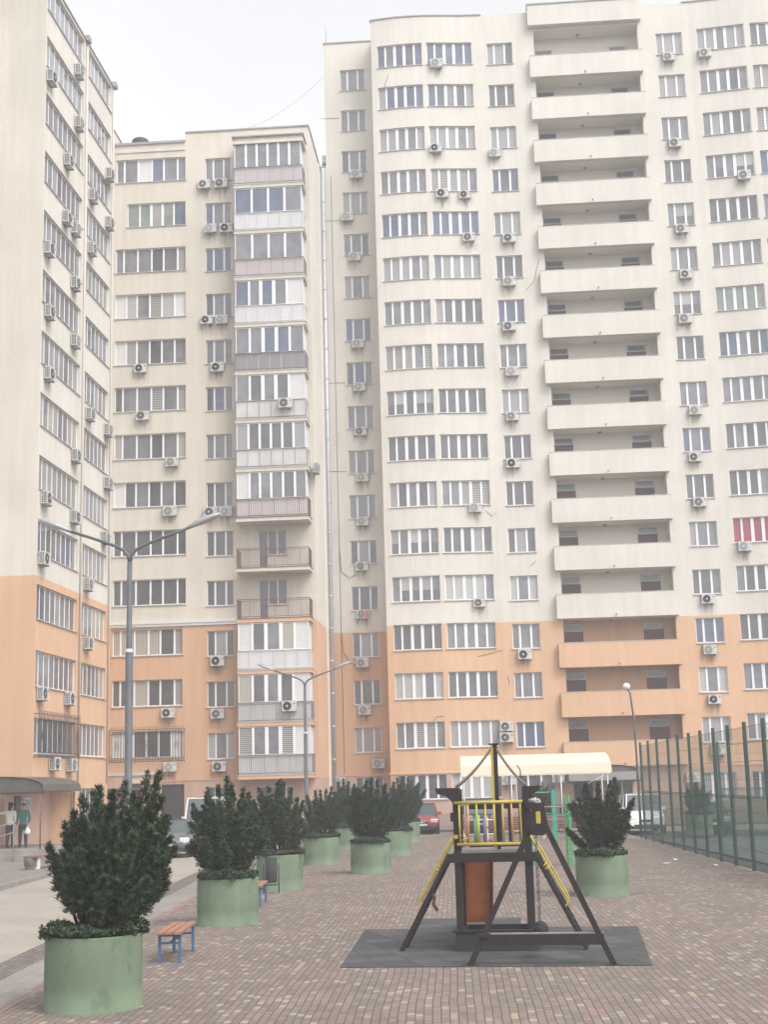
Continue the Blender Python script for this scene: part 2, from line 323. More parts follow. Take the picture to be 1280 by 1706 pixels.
def window(parent, u, z, w, h, panes, mull=.075, bd=.07, warp=None, loc=(0, 0, 0), rz=0, name='window', y=0.0, sill=True, frame=pvc, rec=.13, tilt=None):
    """panes: list of (share, code[, code of the lower half]); local x along wall"""
    wf = (lambda x: warp(u + x)) if warp else (lambda x: 0.0)
    f = MB(); fw_ = .045
    def bar(x0, x1, z0, z1, y0=rec, y1=rec + bd):
        n = max(1, int((x1 - x0) / .5)) if warp else 1
        for k in range(n):
            a = x0 + (x1 - x0) * k / n; c = x0 + (x1 - x0) * (k + 1) / n
            P = [(a, y0 + wf(a), z0), (c, y0 + wf(c), z0), (c, y1 + wf(c), z0), (a, y1 + wf(a), z0), (a, y0 + wf(a), z1), (c, y0 + wf(c), z1), (c, y1 + wf(c), z1), (a, y1 + wf(a), z1)]
            k0 = len(f.v); f.v += P; mi = f.mi(frame)
            for q in ((0, 3, 2, 1), (4, 5, 6, 7), (0, 1, 5, 4), (1, 2, 6, 5), (2, 3, 7, 6), (3, 0, 4, 7)):
                f.f.append(tuple(k0 + i for i in q)); f.m.append(mi); f.smooth.append(False)
    bar(0, w, 0, fw_); bar(0, w, h - fw_, h); bar(0, fw_, fw_, h - fw_); bar(w - fw_, w, fw_, h - fw_)
    g = MB(); tot = sum(p[0] for p in panes); x = fw_; inner = w - 2 * fw_; yp = rec + bd * .5
    for i, p in enumerate(panes):
        x1 = x + inner * p[0] / tot
        if i < len(panes) - 1:
            mw = mull * (1.55 if (len(panes) > 3 and i in (1, 2) and len(panes) == 5) else 1)
            bar(x1 - mw / 2, x1 + mw / 2, fw_, h - fw_, rec - .008 if bd > .05 else rec - .002, rec + bd + .008)
        zl, zh = fw_, h - fw_
        def q(a, c, e, gg, code): g.face([(a, yp + wf(a), e), (c, yp + wf(c), e), (c, yp + wf(c), gg), (a, yp + wf(a), gg)], GL[code])
        if len(p) == 3:
            zm = zl + (zh - zl) * .45; q(x, x1, zl, zm, p[2]); q(x, x1, zm, zh, p[1])
        else: q(x, x1, zl, zh, p[1])
        # opening sash frame, thinner inside line
        x = x1
    win = f.build(name, parent, (loc[0], loc[1], loc[2]), rz)
    g.build('pane', win)
    if sill:
        f = MB(); frame_ = sill_m
        n = max(1, int(w / .5)) if warp else 1
        for k in range(n):
            a = -.06 + (w + .12) * k / n; c = -.06 + (w + .12) * (k + 1) / n
            P = [(a, -.07 + wf(a), -.055), (c, -.07 + wf(c), -.055), (c, rec + wf(c), -.03), (a, rec + wf(a), -.03), (a, -.07 + wf(a), -.025), (c, -.07 + wf(c), -.025), (c, rec + wf(c), .006), (a, rec + wf(a), .006)]
            k0 = len(f.v); f.v += P; mi = f.mi(frame_)
            for q_ in ((0, 3, 2, 1), (4, 5, 6, 7), (0, 1, 5, 4), (1, 2, 6, 5), (2, 3, 7, 6), (3, 0, 4, 7)):
                f.f.append(tuple(k0 + i for i in q_)); f.m.append(mi); f.smooth.append(False)
        f.build('sill', win)
    return win
rnd = random.Random(11)
def codes(n, style=None):
    s = style or rnd.choices(['d', 'm', 'b', 'l', 'mix', 's', 'c', 'p', 'half'], [3, 5, 2, 1.6, 6, .8, .7, .5, 1.8])[0]
    if s == 'mix': return [(rnd.choice('dmmbdlm'),) for _ in range(n)]
    if s == 'half': return [rnd.choice([('l', 'd'), ('m',), ('d',), ('p', 'd'), ('m', 'd')]) for _ in range(n)]
    if s in 'sp': return [(s if rnd.random() < .75 else 'm',) for _ in range(n)]
    if s in 'lc': return [(s if rnd.random() < .75 else 'm',) for _ in range(n)]
    if s in 'grw': return [(s,) for _ in range(n)]
    return [(s if rnd.random() < .8 else rnd.choice('dml'),) for _ in range(n)]
def panes(shares, style=None): return [(sh, *c) for sh, c in zip(shares, codes(len(shares), style))]

# air conditioner masters
def ac_meshes():
    b = MB(); w, h, d = .80, .56, .28
    b.box(-w / 2, w / 2, -d, 0, -h / 2, h / 2, ac_white)
    b.box(-w / 2 - .006, w / 2 + .006, -d - .006, .0, h / 2 - .03, h / 2 + .008, ac_white)
    b.box(w / 2 - .21, w / 2 - .20, -d - .004, -d, -h / 2 + .02, h / 2 - .04, ac_grey)
    b.box(w / 2 - .13, w / 2 - .06, -d - .005, -d, .08, .16, ac_dark)
    for k in range(6):    # end grille
        for q in range(3): b.box(-w / 2 - .004, -w / 2, -d + .03 + q * .075, -d + .085 + q * .075, -h / 2 + .05 + k * .08, -h / 2 + .11 + k * .08, ac_dark)
    for k in range(3): b.box(w / 2, w / 2 + .004, -d + .03, -.04, -h / 2 + .08 + k * .15, -h / 2 + .12 + k * .15, ac_dark)
    body = b.mesh('air_conditioner')
    f = MB(); cx = -.10
    f.lathe([(.235, -d - .012), (.235, -d)], ac_dark, 20, (cx, 0, 0), 'Y')
    f.lathe([(.25, -d - .018), (.25, -d - .002), (.225, -d - .002), (.225, -d - .018)], ac_grey, 20, (cx, 0, 0), 'Y')
    for a in range(8):
        t = a * PI / 4; f.beam((cx + .05 * math.cos(t), -d - .018, .05 * math.sin(t)), (cx + .23 * math.cos(t), -d - .018, .23 * math.sin(t)), .012, .008, ac_grey, (0, 1, 0))
    f.lathe([(.055, -d - .026), (.055, -d - .01)], ac_white, 12, (cx, 0, 0), 'Y')
    fan = f.mesh('fan_guard')
    k = MB()
    for x in (-.27, .27): k.box(x - .02, x + .02, -d, 0.12, -h / 2 - .045, -h / 2 - .006, ac_grey); k.box(x - .02, x + .02, .09, .12, -h / 2 - .25, -h / 2 - .045, ac_grey)
    k.box(-.27, .27, .10, .12, -h / 2 - .2, -h / 2 - .17, ac_grey); 
    br = k.mesh('bracket')
    return body, fan, br
AC_B, AC_F, AC_K = ac_meshes()
stm = bpy.data.materials.new('drip_stain'); stm.use_nodes = True; _n = stm.node_tree.nodes; _l = stm.node_tree.links
_tc = _n.new('ShaderNodeTexCoord'); _mp = _n.new('ShaderNodeMapping'); _mp.inputs['Scale'].default_value = (5, 5, .9); _nz = _n.new('ShaderNodeTexNoise'); _nz.inputs['Scale'].default_value = 1.0; _nz.inputs['Detail'].default_value = 5
_g = _n.new('ShaderNodeNewGeometry'); _l.new(_g.outputs['Position'], _mp.inputs[0]); _l.new(_mp.outputs[0], _nz.inputs['Vector'])
_sx = _n.new('ShaderNodeSeparateXYZ'); _l.new(_tc.outputs['Object'], _sx.inputs[0])
_r1 = _n.new('ShaderNodeMapRange'); _r1.inputs['From Min'].default_value = -1.15; _r1.inputs['From Max'].default_value = -.2; _l.new(_sx.outputs['Z'], _r1.inputs['Value'])
_ab = _n.new('ShaderNodeMath'); _ab.operation = 'ABSOLUTE'; _l.new(_sx.outputs['X'], _ab.inputs[0])
_r2 = _n.new('ShaderNodeMapRange'); _r2.inputs['From Min'].default_value = .62; _r2.inputs['From Max'].default_value = .15; _l.new(_ab.outputs[0], _r2.inputs['Value'])
_r4 = _n.new('ShaderNodeMapRange'); _r4.inputs['From Min'].default_value = .5; _r4.inputs['From Max'].default_value = .1; _l.new(_sx.outputs['Z'], _r4.inputs['Value'])
_r3 = _n.new('ShaderNodeMapRange'); _r3.inputs['From Min'].default_value = .35; _r3.inputs['From Max'].default_value = .70; _r3.inputs['To Max'].default_value = .8; _l.new(_nz.outputs['Fac'], _r3.inputs['Value'])
_m1 = _n.new('ShaderNodeMath'); _m1.operation = 'MULTIPLY'; _l.new(_r1.outputs[0], _m1.inputs[0]); _l.new(_r2.outputs[0], _m1.inputs[1])
_m2 = _n.new('ShaderNodeMath'); _m2.operation = 'MULTIPLY'; _l.new(_m1.outputs[0], _m2.inputs[0]); _l.new(_r3.outputs[0], _m2.inputs[1])
_m3 = _n.new('ShaderNodeMath'); _m3.operation = 'MULTIPLY'; _l.new(_m2.outputs[0], _m3.inputs[0]); _l.new(_r4.outputs[0], _m3.inputs[1])
_p = _n['Principled BSDF']; _p.inputs['Base Color'].default_value = (.20, .155, .12, 1); _p.inputs['Roughness'].default_value = .95
_tr = _n.new('ShaderNodeBsdfTransparent'); _mx = _n.new('ShaderNodeMixShader'); _l.new(_m3.outputs[0], _mx.inputs[0]); _l.new(_tr.outputs[0], _mx.inputs[1]); _l.new(_p.outputs[0], _mx.inputs[2]); _l.new(_mx.outputs[0], _n['Material Output'].inputs['Surface'])
_b = MB(); _b.face([(-.6, .012, -1.12), (.6, .012, -1.12), (.6, .012, .45), (-.6, .012, .45)], stm); AC_S = _b.mesh('drip_stain')
AC_DARK = AC_B.copy(); 
def ac(parent, x, y, z, rz=0, s=1.0, stripe=None, drip=True):
    o = obj('air_conditioner', AC_B, parent, (x, y, z), rz); o.scale = (s, s, s)
    obj('fan_guard', AC_F, o); obj('bracket', AC_K, o)
    if drip: obj('drip_stain', AC_S, o)
    if stripe:
        b = MB(); b.box(.21, .36, -.292, -.286, -.24, .22, stripe); b.build('side_panel', o)
    return o

def building(name, label, th, u0, v0):
    c, s_ = math.cos(th), math.sin(th)
    loc = (u0 * c + v0 * s_, -u0 * s_ + v0 * c, 0)
    return thing(name, label, 'apartment building', loc, -th, 'blocks of the apartment complex round the courtyard')
T1, T2 = R(3.83), R(4.83)

# ================= tower (main block)
BU0, BV0 = 8.0, 84.9
tower = building('apartment_tower', 'tallest cream tower with orange lower floors, curved window bays and a stack of open loggias', T1, BU0, BV0)
KN = [(-5.7, .12), (-5, .24), (-4, .35), (-3, .38), (-2, .33), (-1, .21), (0, .08), (.8, .02), (1.6, 0)]
def bulge(u):
    if u > 8.15: u = 16.0 - u if u > 14.9 else 1.6; 
    if u <= KN[0][0]: return -KN[0][1]
    for (a, p), (c, q) in zip(KN, KN[1:]):
        if a <= u <= c:
            t = (u - a) / (c - a); t = t * t * (3 - 2 * t) * .35 + t * .65; return -(p + (q - p) * t)
    return 0.0
def tw(x): return bulge(x + BU0)
ZB = 11.85
ROOF = 51.45
ops = []; OX = lambda u: u - BU0
cols = {'B': (-5.3, -2.4, 7.46), 'C': (-2.1, .82, 7.46), 'D': (1.8, 3.45, 7.35), 'E': (12.65, 14.3, 7.33), 'F': (15.25, 18.17, 7.42), 'G': (18.55, 21.4, 7.42)}
wins = []
for k in range(16):
    for c, (a, b_, z14) in cols.items():
        z = z14 + 2.9 * (14 - k); h = 1.47 if c in 'DE' else 1.52
        ops.append((OX(a), OX(b_), z, z + h)); wins.append((c, k, a, z, b_ - a, h))
GRD = [('B', 16, -5.3, 1.6, 2.9, 1.42), ('C', 16, -2.1, 1.6, 2.92, 1.42), ('H', 16, 1.65, 1.35, 2.3, 1.55), ('E', 16, 12.5, 1.1, 1.9, 1.6), ('F', 16, 15.3, 1.1, 2.5, 1.6)]
for g_ in GRD: ops.append((OX(g_[2]), OX(g_[2] + g_[4]), g_[3], g_[3] + g_[5])); wins.append(g_)
door_op = (OX(5.0), OX(6.1), .36, 2.5); ops.append(door_op); ops.append((OX(7.2), OX(8.4), 1.5, 2.45))
LG0, LG1 = 4.85, 11.5
ops.append((OX(LG0), OX(LG1), 3.35, 50.35))
def mz_t(u, z):
    if z < .75: return stone_base
    if z < 3.05: return plinth
    return orange if z < ZB else cream
cutsx = [OX(-5.7 + .4 * i) for i in range(19)] + [OX(14.4 + .4 * i) for i in range(20)]
wall(OX(-5.7), OX(24), 0, ROOF, ops, tower, mz_t, warp=tw, cuts=cutsx, zcuts=(.75, 3.05, ZB))
b = MB()   # returns, back, roof
for m_, z0, z1 in ((plinth, 0, 3.05), (orange, 3.05, ZB), (cream, ZB, ROOF)):
    b.face([(OX(-5.7), tw(OX(-5.7)), z0), (OX(-5.7), 12, z0), (OX(-5.7), 12, z1), (OX(-5.7), tw(OX(-5.7)), z1)], m_)
    b.face([(OX(24), 12, z0), (OX(24), tw(OX(24)), z0), (OX(24), tw(OX(24)), z1), (OX(24), 12, z1)], m_)
    b.face([(OX(24), 12, z0), (OX(-5.7), 12, z0), (OX(-5.7), 12, z1), (OX(24), 12, z1)], m_)
b.build('side_wall', tower)
b = MB(); b.face([(OX(-5.7), 0, ROOF - .3), (OX(24), 0, ROOF - .3), (OX(24), 12, ROOF - .3), (OX(-5.7), 12, ROOF - .3)], capm); b.build('roof', tower)
b = MB()
xs = sorted(set([OX(-5.76)] + cutsx + [OX(24.05)]))
for a, c in zip(xs, xs[1:]):
    if OX(LG0 - .35) < (a + c) / 2 < OX(LG1 + .35): continue
    ya, yc = tw(a) - .06, tw(c) - .06
    P = [(a, ya, ROOF), (c, yc, ROOF), (c, yc + .35, ROOF), (a, ya + .35, ROOF), (a, ya, ROOF + .07), (c, yc, ROOF + .07), (c, yc + .35, ROOF + .07), (a, ya + .35, ROOF + .07)]
    for q in ((0, 3, 2, 1), (4, 5, 6, 7), (0, 1, 5, 4), (1, 2, 6, 5), (2, 3, 7, 6), (3, 0, 4, 7)): b.face([P[i] for i in q], capm)
b.build('roof_edge', tower)
b = MB()   # string course above the ground floor
for a, c in zip(xs, xs[1:]):
    if OX(LG0 - .5) < (a + c) / 2 < OX(LG1 + .5): continue
    ya, yc = tw(a) - .035, tw(c) - .035
    b.face([(a, ya, 3.06), (c, yc, 3.06), (c, yc, 3.16), (a, ya, 3.16)], orange); b.face([(a, ya, 3.16), (c, yc, 3.16), (c, yc + .04, 3.17), (a, ya + .04, 3.17)], orange); b.face([(a, ya + .04, 3.06), (c, yc + .04, 3.06), (c, yc, 3.06), (a, ya, 3.06)], orange)
b.build('string_course', tower)
# penthouse on the roof
b = MB(); b.box(OX(9.1), OX(12.5), 6, 10, ROOF - .3, 56.1, cream); b.box(OX(9.0), OX(12.6), 5.9, 10.1, 56.1, 56.25, capm); b.build('lift_housing', tower)
ov = {('B', 7): 's', ('C', 3): 's', ('B', 8): 'half', ('C', 10): 's', ('B', 12): 'half', ('C', 12): 'p', ('B', 13): 'd', ('B', 14): 'p', ('B', 15): 's', ('C', 15): 'l', ('F', 6): 'g', ('F', 11): 'r', ('G', 11): 'r', ('E', 11): 'm',
      ('E', 14): 'p', ('D', 12): 'p', ('D', 15): 'b', ('C', 5): 'l', ('B', 5): 'l', ('B', 2): 'l', ('C', 2): 'l', ('C', 4): 'b', ('F', 0): 'l', ('F', 5): 'l', ('F', 3): 'half', ('C', 7): 'd', ('D', 10): 'd', ('D', 11): 'd', ('E', 12): 'd', ('B', 16): 'd', ('C', 16): 'p', ('D', 13): 'm'}
for c, k, u, z, w, h in wins:
    sh = (.26, .42, .30) if c in 'DE' else (.17, .22, .22, .23, .17)
    if c == 'H': sh = (.3, .35, .35)
    st = ov.get((c, k))
    if st is None: st = rnd.choices(['m', 'd', 'b', 'l', 'mix', 'half', 's'], [4, 1.5 if k < 6 else 4, 3 if k < 6 else .4, 1.3, 5, 1.2, .4])[0]  # upper floors get fewer dark panes: pale glare veil put into pane colours
    pn = panes(sh, st)
    window(tower, OX(u), 0, w, h, pn, mull=.12, warp=tw if c in 'BCFG' else None, loc=(OX(u), 0, z), name='window' if c in 'DEH' else 'bay_window')
b = MB(); b.box(OX(5.0), OX(6.1), .14, .2, .36, 2.5, door_b); b.box(OX(5.52), OX(5.58), .12, .14, .36, 2.5, iron); b.build('entrance_door', tower)
window(tower, OX(7.2), 0, 1.2, .95, [(1, 'd'), (1, 'd')], loc=(OX(7.2), 0, 1.5))
# loggias
b = MB(); D = 1.3
zc = [(.0, 3.35, plinth), (3.35, ZB + .05, orange), (ZB + .05, 50.35, lpart)]
dops = []
for k in range(16):
    zf = 46.7 - 2.9 * k + .2
    dops += [(OX(4.95), OX(6.1), zf, zf + 2.52), (OX(9.72), OX(10.92), zf, zf + 2.52)]
inner = wall(OX(LG0), OX(LG1), 3.35, 50.35, dops, tower, lambda u, z: orange if z < ZB + .05 else lpart, name='loggia_back_wall', loc=(0, D, 0), zcuts=(ZB + .05,), depth=.12)
for x in (LG0, LG1):
    for m_, z0, z1 in ((orange_shaded, 3.35, ZB + .05), (lpart, ZB + .05, 50.35)):
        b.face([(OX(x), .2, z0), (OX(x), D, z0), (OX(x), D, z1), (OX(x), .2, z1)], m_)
for k in range(17):
    z = 46.7 + 2.9 - 2.9 * k if k else 50.1
    if k == 0: z = 50.15
    m_ = orange_shaded if z < ZB - 1 else lpart
    b.box(OX(LG0) + .003, OX(LG1) - .003, -.0, D - .002, z, z + .2, m_)
b.build('loggia_slabs', tower)
par_me = {}
def parapet_mesh(m_, seed):
    q = MB(); x0, x1 = OX(4.5), OX(11.68)
    q.box(x0, x1, -.42, -.30, 0, 1.45, m_); q.box(x0, x0 + .12, -.30, .0, 0, 1.45, m_); q.box(x1 - .12, x1, -.30, .0, 0, 1.45, m_)
    q.box(x0 + .12, x1 - .12, -.30, -.002, 0, .18, m_)
    q.box(x0 - .02, x1 + .02, -.44, -.28, 1.45, 1.475, sill_m)
    return q.mesh('parapet')
spout = MB(); spout.tube([(0, 0, 0), (0, -.16, -.02)], .04, cablem, 8); spout = spout.mesh('drain_spout')
lampm = MB(); lampm.lathe([(.02, 0), (.10, -.01), (.12, -.05), (.08, -.10), (.02, -.12)], ac_grey, 12); lampm = lampm.mesh('ceiling_lamp')
dl = MB(); dl.box(0, 1.15, .05, .10, 0, 2.05, door_m); dl.box(.9, .94, .02, .05, .95, 1.1, steel); dl = dl.mesh('door')
dt = MB(); dt.box(.06, 1.09, .06, .08, 2.14, 2.46, g_dark)
dt.box(0, 1.15, .03, .11, 2.07, 2.13, pvc_old); dt.box(0, 1.15, .03, .11, 2.46, 2.52, pvc_old); dt.box(0, .06, .03, .11, 2.13, 2.46, pvc_old); dt.box(1.09, 1.15, .03, .11, 2.13, 2.46, pvc_old); dt = dt.mesh('transom')
for k in range(16):
    z = 46.7 - 2.9 * k; m_ = orange if z < ZB - 1 else cream
    if m_.name not in par_me: par_me[m_.name] = parapet_mesh(m_, k)
    p = obj('parapet', par_me[m_.name], tower, (0, 0, z))
    obj('drain_spout', spout, p, (OX(8.0 + .02 * (k % 3)), -.42, .16))
    for x in (4.95, 9.74):
        dd = obj('door', dl, tower, (OX(x), D, z + .2)); obj('transom', dt, dd)
    if k % 1 == 0: obj('ceiling_lamp', lampm, tower, (OX(7.75), .85, z + 2.9 - .003 if k else 50.147))
b = MB(); b.box(OX(4.5), OX(11.72), -.42, -.05, 50.3, 51.72, cream); b.box(OX(4.45), OX(11.77), -.47, .3, 51.72, 51.8, capm); b.build('loggia_cap', tower)
TAC = [(2.03, 41.76), (2.69, 36.0), (2.57, 33.15), (2.44, 30.23), (2.5, 27.32), (2.38, 24.47), (2.29, 21.53), (2.49, 9.88), (1.24, 5.69), (1.21, 5.05), (-1.48, 48.02), (-1.71, 42.19), (-1.4, 39.12), (0.02, 39.04), (0.16, 36.18), (-0.1, 18.84), (-0.07, 13.05), (13.36, 47.65), (13.39, 41.76), (13.43, 36.03), (13.49, 33.04), (13.26, 30.18), (13.49, 24.34), (13.26, 21.43), (13.36, 18.66), (13.45, 12.8), (13.35, 9.8), (13.43, 6.89), (13.43, 3.98), (15.65, 47.73), (17.46, 39.24), (15.82, 15.86), (1.22, 2.6), (4.1, 2.62), (11.88, 2.45)]
for u, z in TAC: ac(tower, OX(u), tw(OX(u)) - .03, z, s=rnd.uniform(.88, 1.02))
b = MB()   # loose cables and repairs on the front
for pts in ([(3.6, 32.6), (4.1, 33.1), (4.5, 34.6)], [(1.2, 10.2), (.4, 10.0), (-.3, 9.85)], [(-2.4, 6.4), (-2.9, 6.35), (-3.1, 6.1)], [(1.45, 8.6), (1.5, 8.1)], [(3.1, 15.2), (3.4, 15.5)], [(.5, 18.7), (.9, 18.3), (1.1, 18.5)], [(-4.6, 47.5), (-4.8, 47.0), (-4.9, 46.6)]):
    b.tube([(OX(u), tw(OX(u)) - .02, z) for u, z in pts], .013, cablem, 5)
b.build('cable', tower)

# ================= narrow recessed block
RU0, RV0 = -7.4, 87.25
rec = building('apartment_building', 'narrow recessed cream block with one column of windows between the balcony building and the tower', T1, RU0, RV0)
X = lambda u: u - RU0
ops = []; rw = []
for k in range(16):
    z = 47.96 - 2.9 * k; ops.append((X(-8.0), X(-6.35), z, z + 1.48)); rw.append((k, z))
ops.append((X(-8.0), X(-6.35), 1.5, 2.95)); rw.append((16, 1.5))
mzr = lambda u, z: stone_base if z < .75 else (plinth if z < 3.05 else (orange_shaded if z < 11.8 else cream))
wall(X(-9.05), X(-5.69), 0, 51.4, ops, rec, mzr, zcuts=(.75, 3.05, 11.8))
b = MB()
for m_, z0, z1 in ((plinth, 0, 3.05), (orange_shaded, 3.05, 11.8), (cream, 11.8, 42.6)):
    b.box(X(-9.5), X(-9.052), 0.002, 3, z0, z1, m_)
b.box(X(-9.048), X(-5.69), .3, 9, 0, 51.1, cream)
b.build('side_wall', rec)
b = MB(); b.box(X(-9.1), X(-5.72), -.06, .3, 51.4, 51.47, capm); b.box(X(-9.5), X(-9.06), -.04, 3, 42.6, 42.66, capm); b.build('roof_edge', rec)
b = MB(); b.box(X(-9.05), X(-5.9), -.03, 0, 3.06, 3.14, orange_shaded); b.build('string_course', rec)
sty = ['m', 'm', 'mix', 'l', 'm', 'l', 'b', 'b', 'm', 'm', 'm', 'd', 'd', 'mix', 'd', 'l', 'd']
for k, z in rw: window(rec, X(-8), 0, 1.65, 1.48, panes((.28, .44, .28), sty[k]), mull=.11, loc=(X(-8), 0, z))
redm = mat('red_plastic', (.55, .05, .05), .5); bluem = mat('blue_plastic', (.05, .08, .35), .5)
for i, (u, z) in enumerate([(-7.03, 41.92), (-7.69, 38.99), (-7.28, 36.2), (-7.22, 30.32), (-7.18, 27.45), (-7.17, 24.53), (-7.13, 21.54), (-7.18, 18.73), (-7.3, 15.89), (-7.32, 12.89), (-7.41, 9.89), (-7.34, 7.0), (-6.57, 3.77), (-9.0, 2.75)]):
    ac(rec, X(u), -.02, z, s=.95, stripe=redm if i == 9 else (bluem if i == 13 else None))
ac(rec, X(-9.07), .6, 43.25, rz=R(-90))
b = MB(); b.tube([(X(-8.75), -.03, 42), (X(-8.72), -.03, 25), (X(-8.68), -.03, 3.2)], .012, cablem, 6)
b.tube([(X(-8.7), -.04, 17), (X(-8.6), -.05, 15.6), (X(-8.1), -.06, 15.2), (X(-7.7), -.06, 15.4)], .018, cablem, 5)
b.tube([(X(-8.7), -.04, 12), (X(-8.6), -.05, 10.6), (X(-8.1), -.06, 9.9), (X(-7.8), -.06, 9.8)], .018, cablem, 5)
for z in (46, 38.8, 27.8, 22): b.tube([(X(-9.4), -.02, z + .05), (X(-8.1), -.02, z)], .012, cablem, 4)
b.build('cable', rec)
b = MB(); b.tube([(X(-9.27), -.22, 42.4), (X(-9.29), -.22, .4)], .13, galv, 12)
for z in range(2, 42, 2): b.tube([(X(-9.28), -.22, z), (X(-9.28), -.22, z + .12)], .145, galv, 12)
b.build('drainpipe', rec)
b = MB(); b.tube([(X(-8.9), .1, 51.4), (X(-8.9), .1, 52.8)], .02, capm, 6); b.build('antenna', rec)

# ================= middle building with the balcony stack
MU0, MV0 = -15.4, 80.4
mid = building('apartment_building', 'lower cream building in the corner with a stack of glazed balconies down its right edge', T1, MU0, MV0)
X = lambda u: u - MU0
ops = []; w1 = []; w2 = []
for j in range(13):
    z = 39.17 - 2.9 * j; a = -21.3 if j != 1 else -20.6
    c = -17.0 if j < 10 else -17.2
    ops.append((X(a), X(c), z, z + 1.5)); w1.append((j, a, c, z))
    z = 39.0 - 2.9 * j; ops.append((X(-15.78), X(-14.2), z, z + 1.45)); w2.append((j, z))
BD = [(j, 3.2 + 2.9 * j) for j in range(13)]
for j, z in BD: ops.append((X(-12.75), X(-12.2), z + .05, z + 2.4)); ops.append((X(-12.197), X(-11.1), z + .95, z + 2.4))
ops.append((X(-18.4), X(-17.1), .1, 2.85)); ops.append((X(-15.85), X(-14.3), 1.5, 2.65)); ops.append((X(-12.9), X(-10.9), 1.5, 2.6))
mzm = lambda u, z: stone_base if z < .7 else (plinth if z < 3.0 else (orange_shaded if z < 11.9 else cream_shaded))
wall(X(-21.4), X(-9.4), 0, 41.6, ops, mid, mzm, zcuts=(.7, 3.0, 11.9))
b = MB()
for m_, z0, z1 in ((plinth, 0, 3.0), (orange, 3.0, 11.9), (cream, 11.9, 42.2)):
    b.face([(X(-9.4), 0, z0), (X(-9.4), 9, z0), (X(-9.4), 9, z1), (X(-9.4), 0, z1)], m_)
b.box(X(-17), X(-9.402), .001, 8.9, 41.602, 42.2, cream_shaded)
b.build('side_wall', mid)
b = MB(); b.box(X(-9.4) + .0, X(-9.4) + .10, 4.9, 5.3, .1, 42.0, cream); b.build('corner_pilaster', mid)
b = MB(); b.box(X(-21.4), X(-17.03), -.10, .3, 41.6, 41.75, capm); b.box(X(-21.4), X(-17.03), -.06, 0, 41.1, 41.2, cream_shaded)
b.box(X(-17.02), X(-9.35), -.06, .3, 42.2, 42.29, capm); b.box(X(-9.6), X(-9.34), .3, 8.9, 42.2, 42.28, capm); b.build('roof_edge', mid)
b = MB(); b.box(X(-21.4), X(-13.82), -.14, 0, 11.95, 12.12, pvc_old); b.box(X(-21.4), X(-13.82), -.09, 0, 11.8, 11.95, pvc_old); b.build('cornice', mid)
b = MB(); b.box(X(-18.3), X(-9.4), -.03, 0, 3.02, 3.1, orange_shaded); b.build('string_course', mid)
b = MB()
for m_, z0, z1 in ((plinth, 0, 3.0), (orange, 3.0, 11.9), (cream, 11.9, 42.5)): b.box(X(-24.5), X(-21.402), -8.5, 2.2, z0, z1, m_)
b.box(X(-24.5), X(-21.36), -8.55, 2.25, 42.5, 42.58, capm); b.build('side_wing', mid)
b = MB(); b.tube([(X(-20.4), 2.4, 41.6), (X(-20.4), 2.4, 43.0), (X(-20.4), 2.4, 43.1)], [.55, .55, .45], iron, 16); o = b.build('roof_vent', mid)
P6 = (.10, .20, .20, .17, .20, .11)
SP = ['mmwbmm', 'gglgb', 'mmmdml', 'wpmspw', 'wlmdmm', 'dmmsml', 'cmmdmc', 'wdmdmd', 'dddddd', 'dddddd', 'ccccdl', 'ddcddl', 'wwdddw']
for (j, a, c, z), s_ in zip(w1, SP):
    sh = P6 if len(s_) == 6 else (1, 1, 1, 1, 1)
    if s_[0] == 'w': sh = (.14, .15, .18, .17, .18, .15)
    window(mid, X(a), 0, c - a, 1.5, [(q, ch) for q, ch in zip(sh, s_)], mull=.10, loc=(X(a), 0, z), name='wide_window')
for (j, z), s_ in zip(w2, ['mmm', 'bmm', 'bbb', 'dmb', 'mmm', 'dbm', 'mmm', 'ddm', 'ddd', 'ddd', 'dld', 'ddm', 'pmp']):
    window(mid, X(-15.78), 0, 1.58, 1.45, [(q, ch) for q, ch in zip((.29, .43, .28), s_)], mull=.10, loc=(X(-15.78), 0, z))
window(mid, X(-15.85), 0, 1.55, 1.15, [(.3, 'd'), (.5, 'm'), (.2, 'm')], loc=(X(-15.85), 0, 1.5)); window(mid, X(-12.9), 0, 2.0, 1.1, [(.3, 'd'), (.5, 'm'), (.2, 'd')], loc=(X(-12.9), 0, 1.5))
b = MB(); b.box(X(-18.4), X(-17.1), .13, .19, .1, 2.85, door_b); b.build('entrance_door', mid)
b = MB(); b.box(X(-21.4), X(-18.42), -1.4, -.002, 3.38, 3.56, sill_m); b.box(X(-21.3), X(-18.6), -1.35, -1.2, 2.7, 3.37, plinth); b.box(X(-20.4), X(-19.0), -1.37, -1.352, 2.72, 3.2, mat('sign_board', (.55, .45, .40), .6)); b.box(X(-20.35), X(-19.2), -1.40, -1.372, 2.72, 2.95, door_b); b.build('entrance_hood', mid)
for u, z in [(-15.81, 38.72), (-14.78, 38.72), (-15.44, 35.85), (-14.47, 35.82), (-15.68, 30.08), (-14.78, 30.05), (-15.05, 27.11), (-15.48, 18.37), (-14.59, 18.35), (-15.13, 9.7), (-15.14, 6.71), (-15.06, 3.77), (-19.69, 27.26), (-19.56, 24.34), (-17.78, 21.46), (-17.9, 18.52), (-17.99, 6.85), (-17.86, 3.82)]:
    ac(mid, X(u), -.02, z, s=rnd.uniform(.9, 1.0))
ac(mid, X(-10.82), -1.38, 24.35, drip=False); ac(mid, X(-10.86), -1.38, 6.95, drip=False); ac(mid, X(-9.4) + .02, -4.9 + .3 - .0 + 4.4, 20.68, rz=R(90))
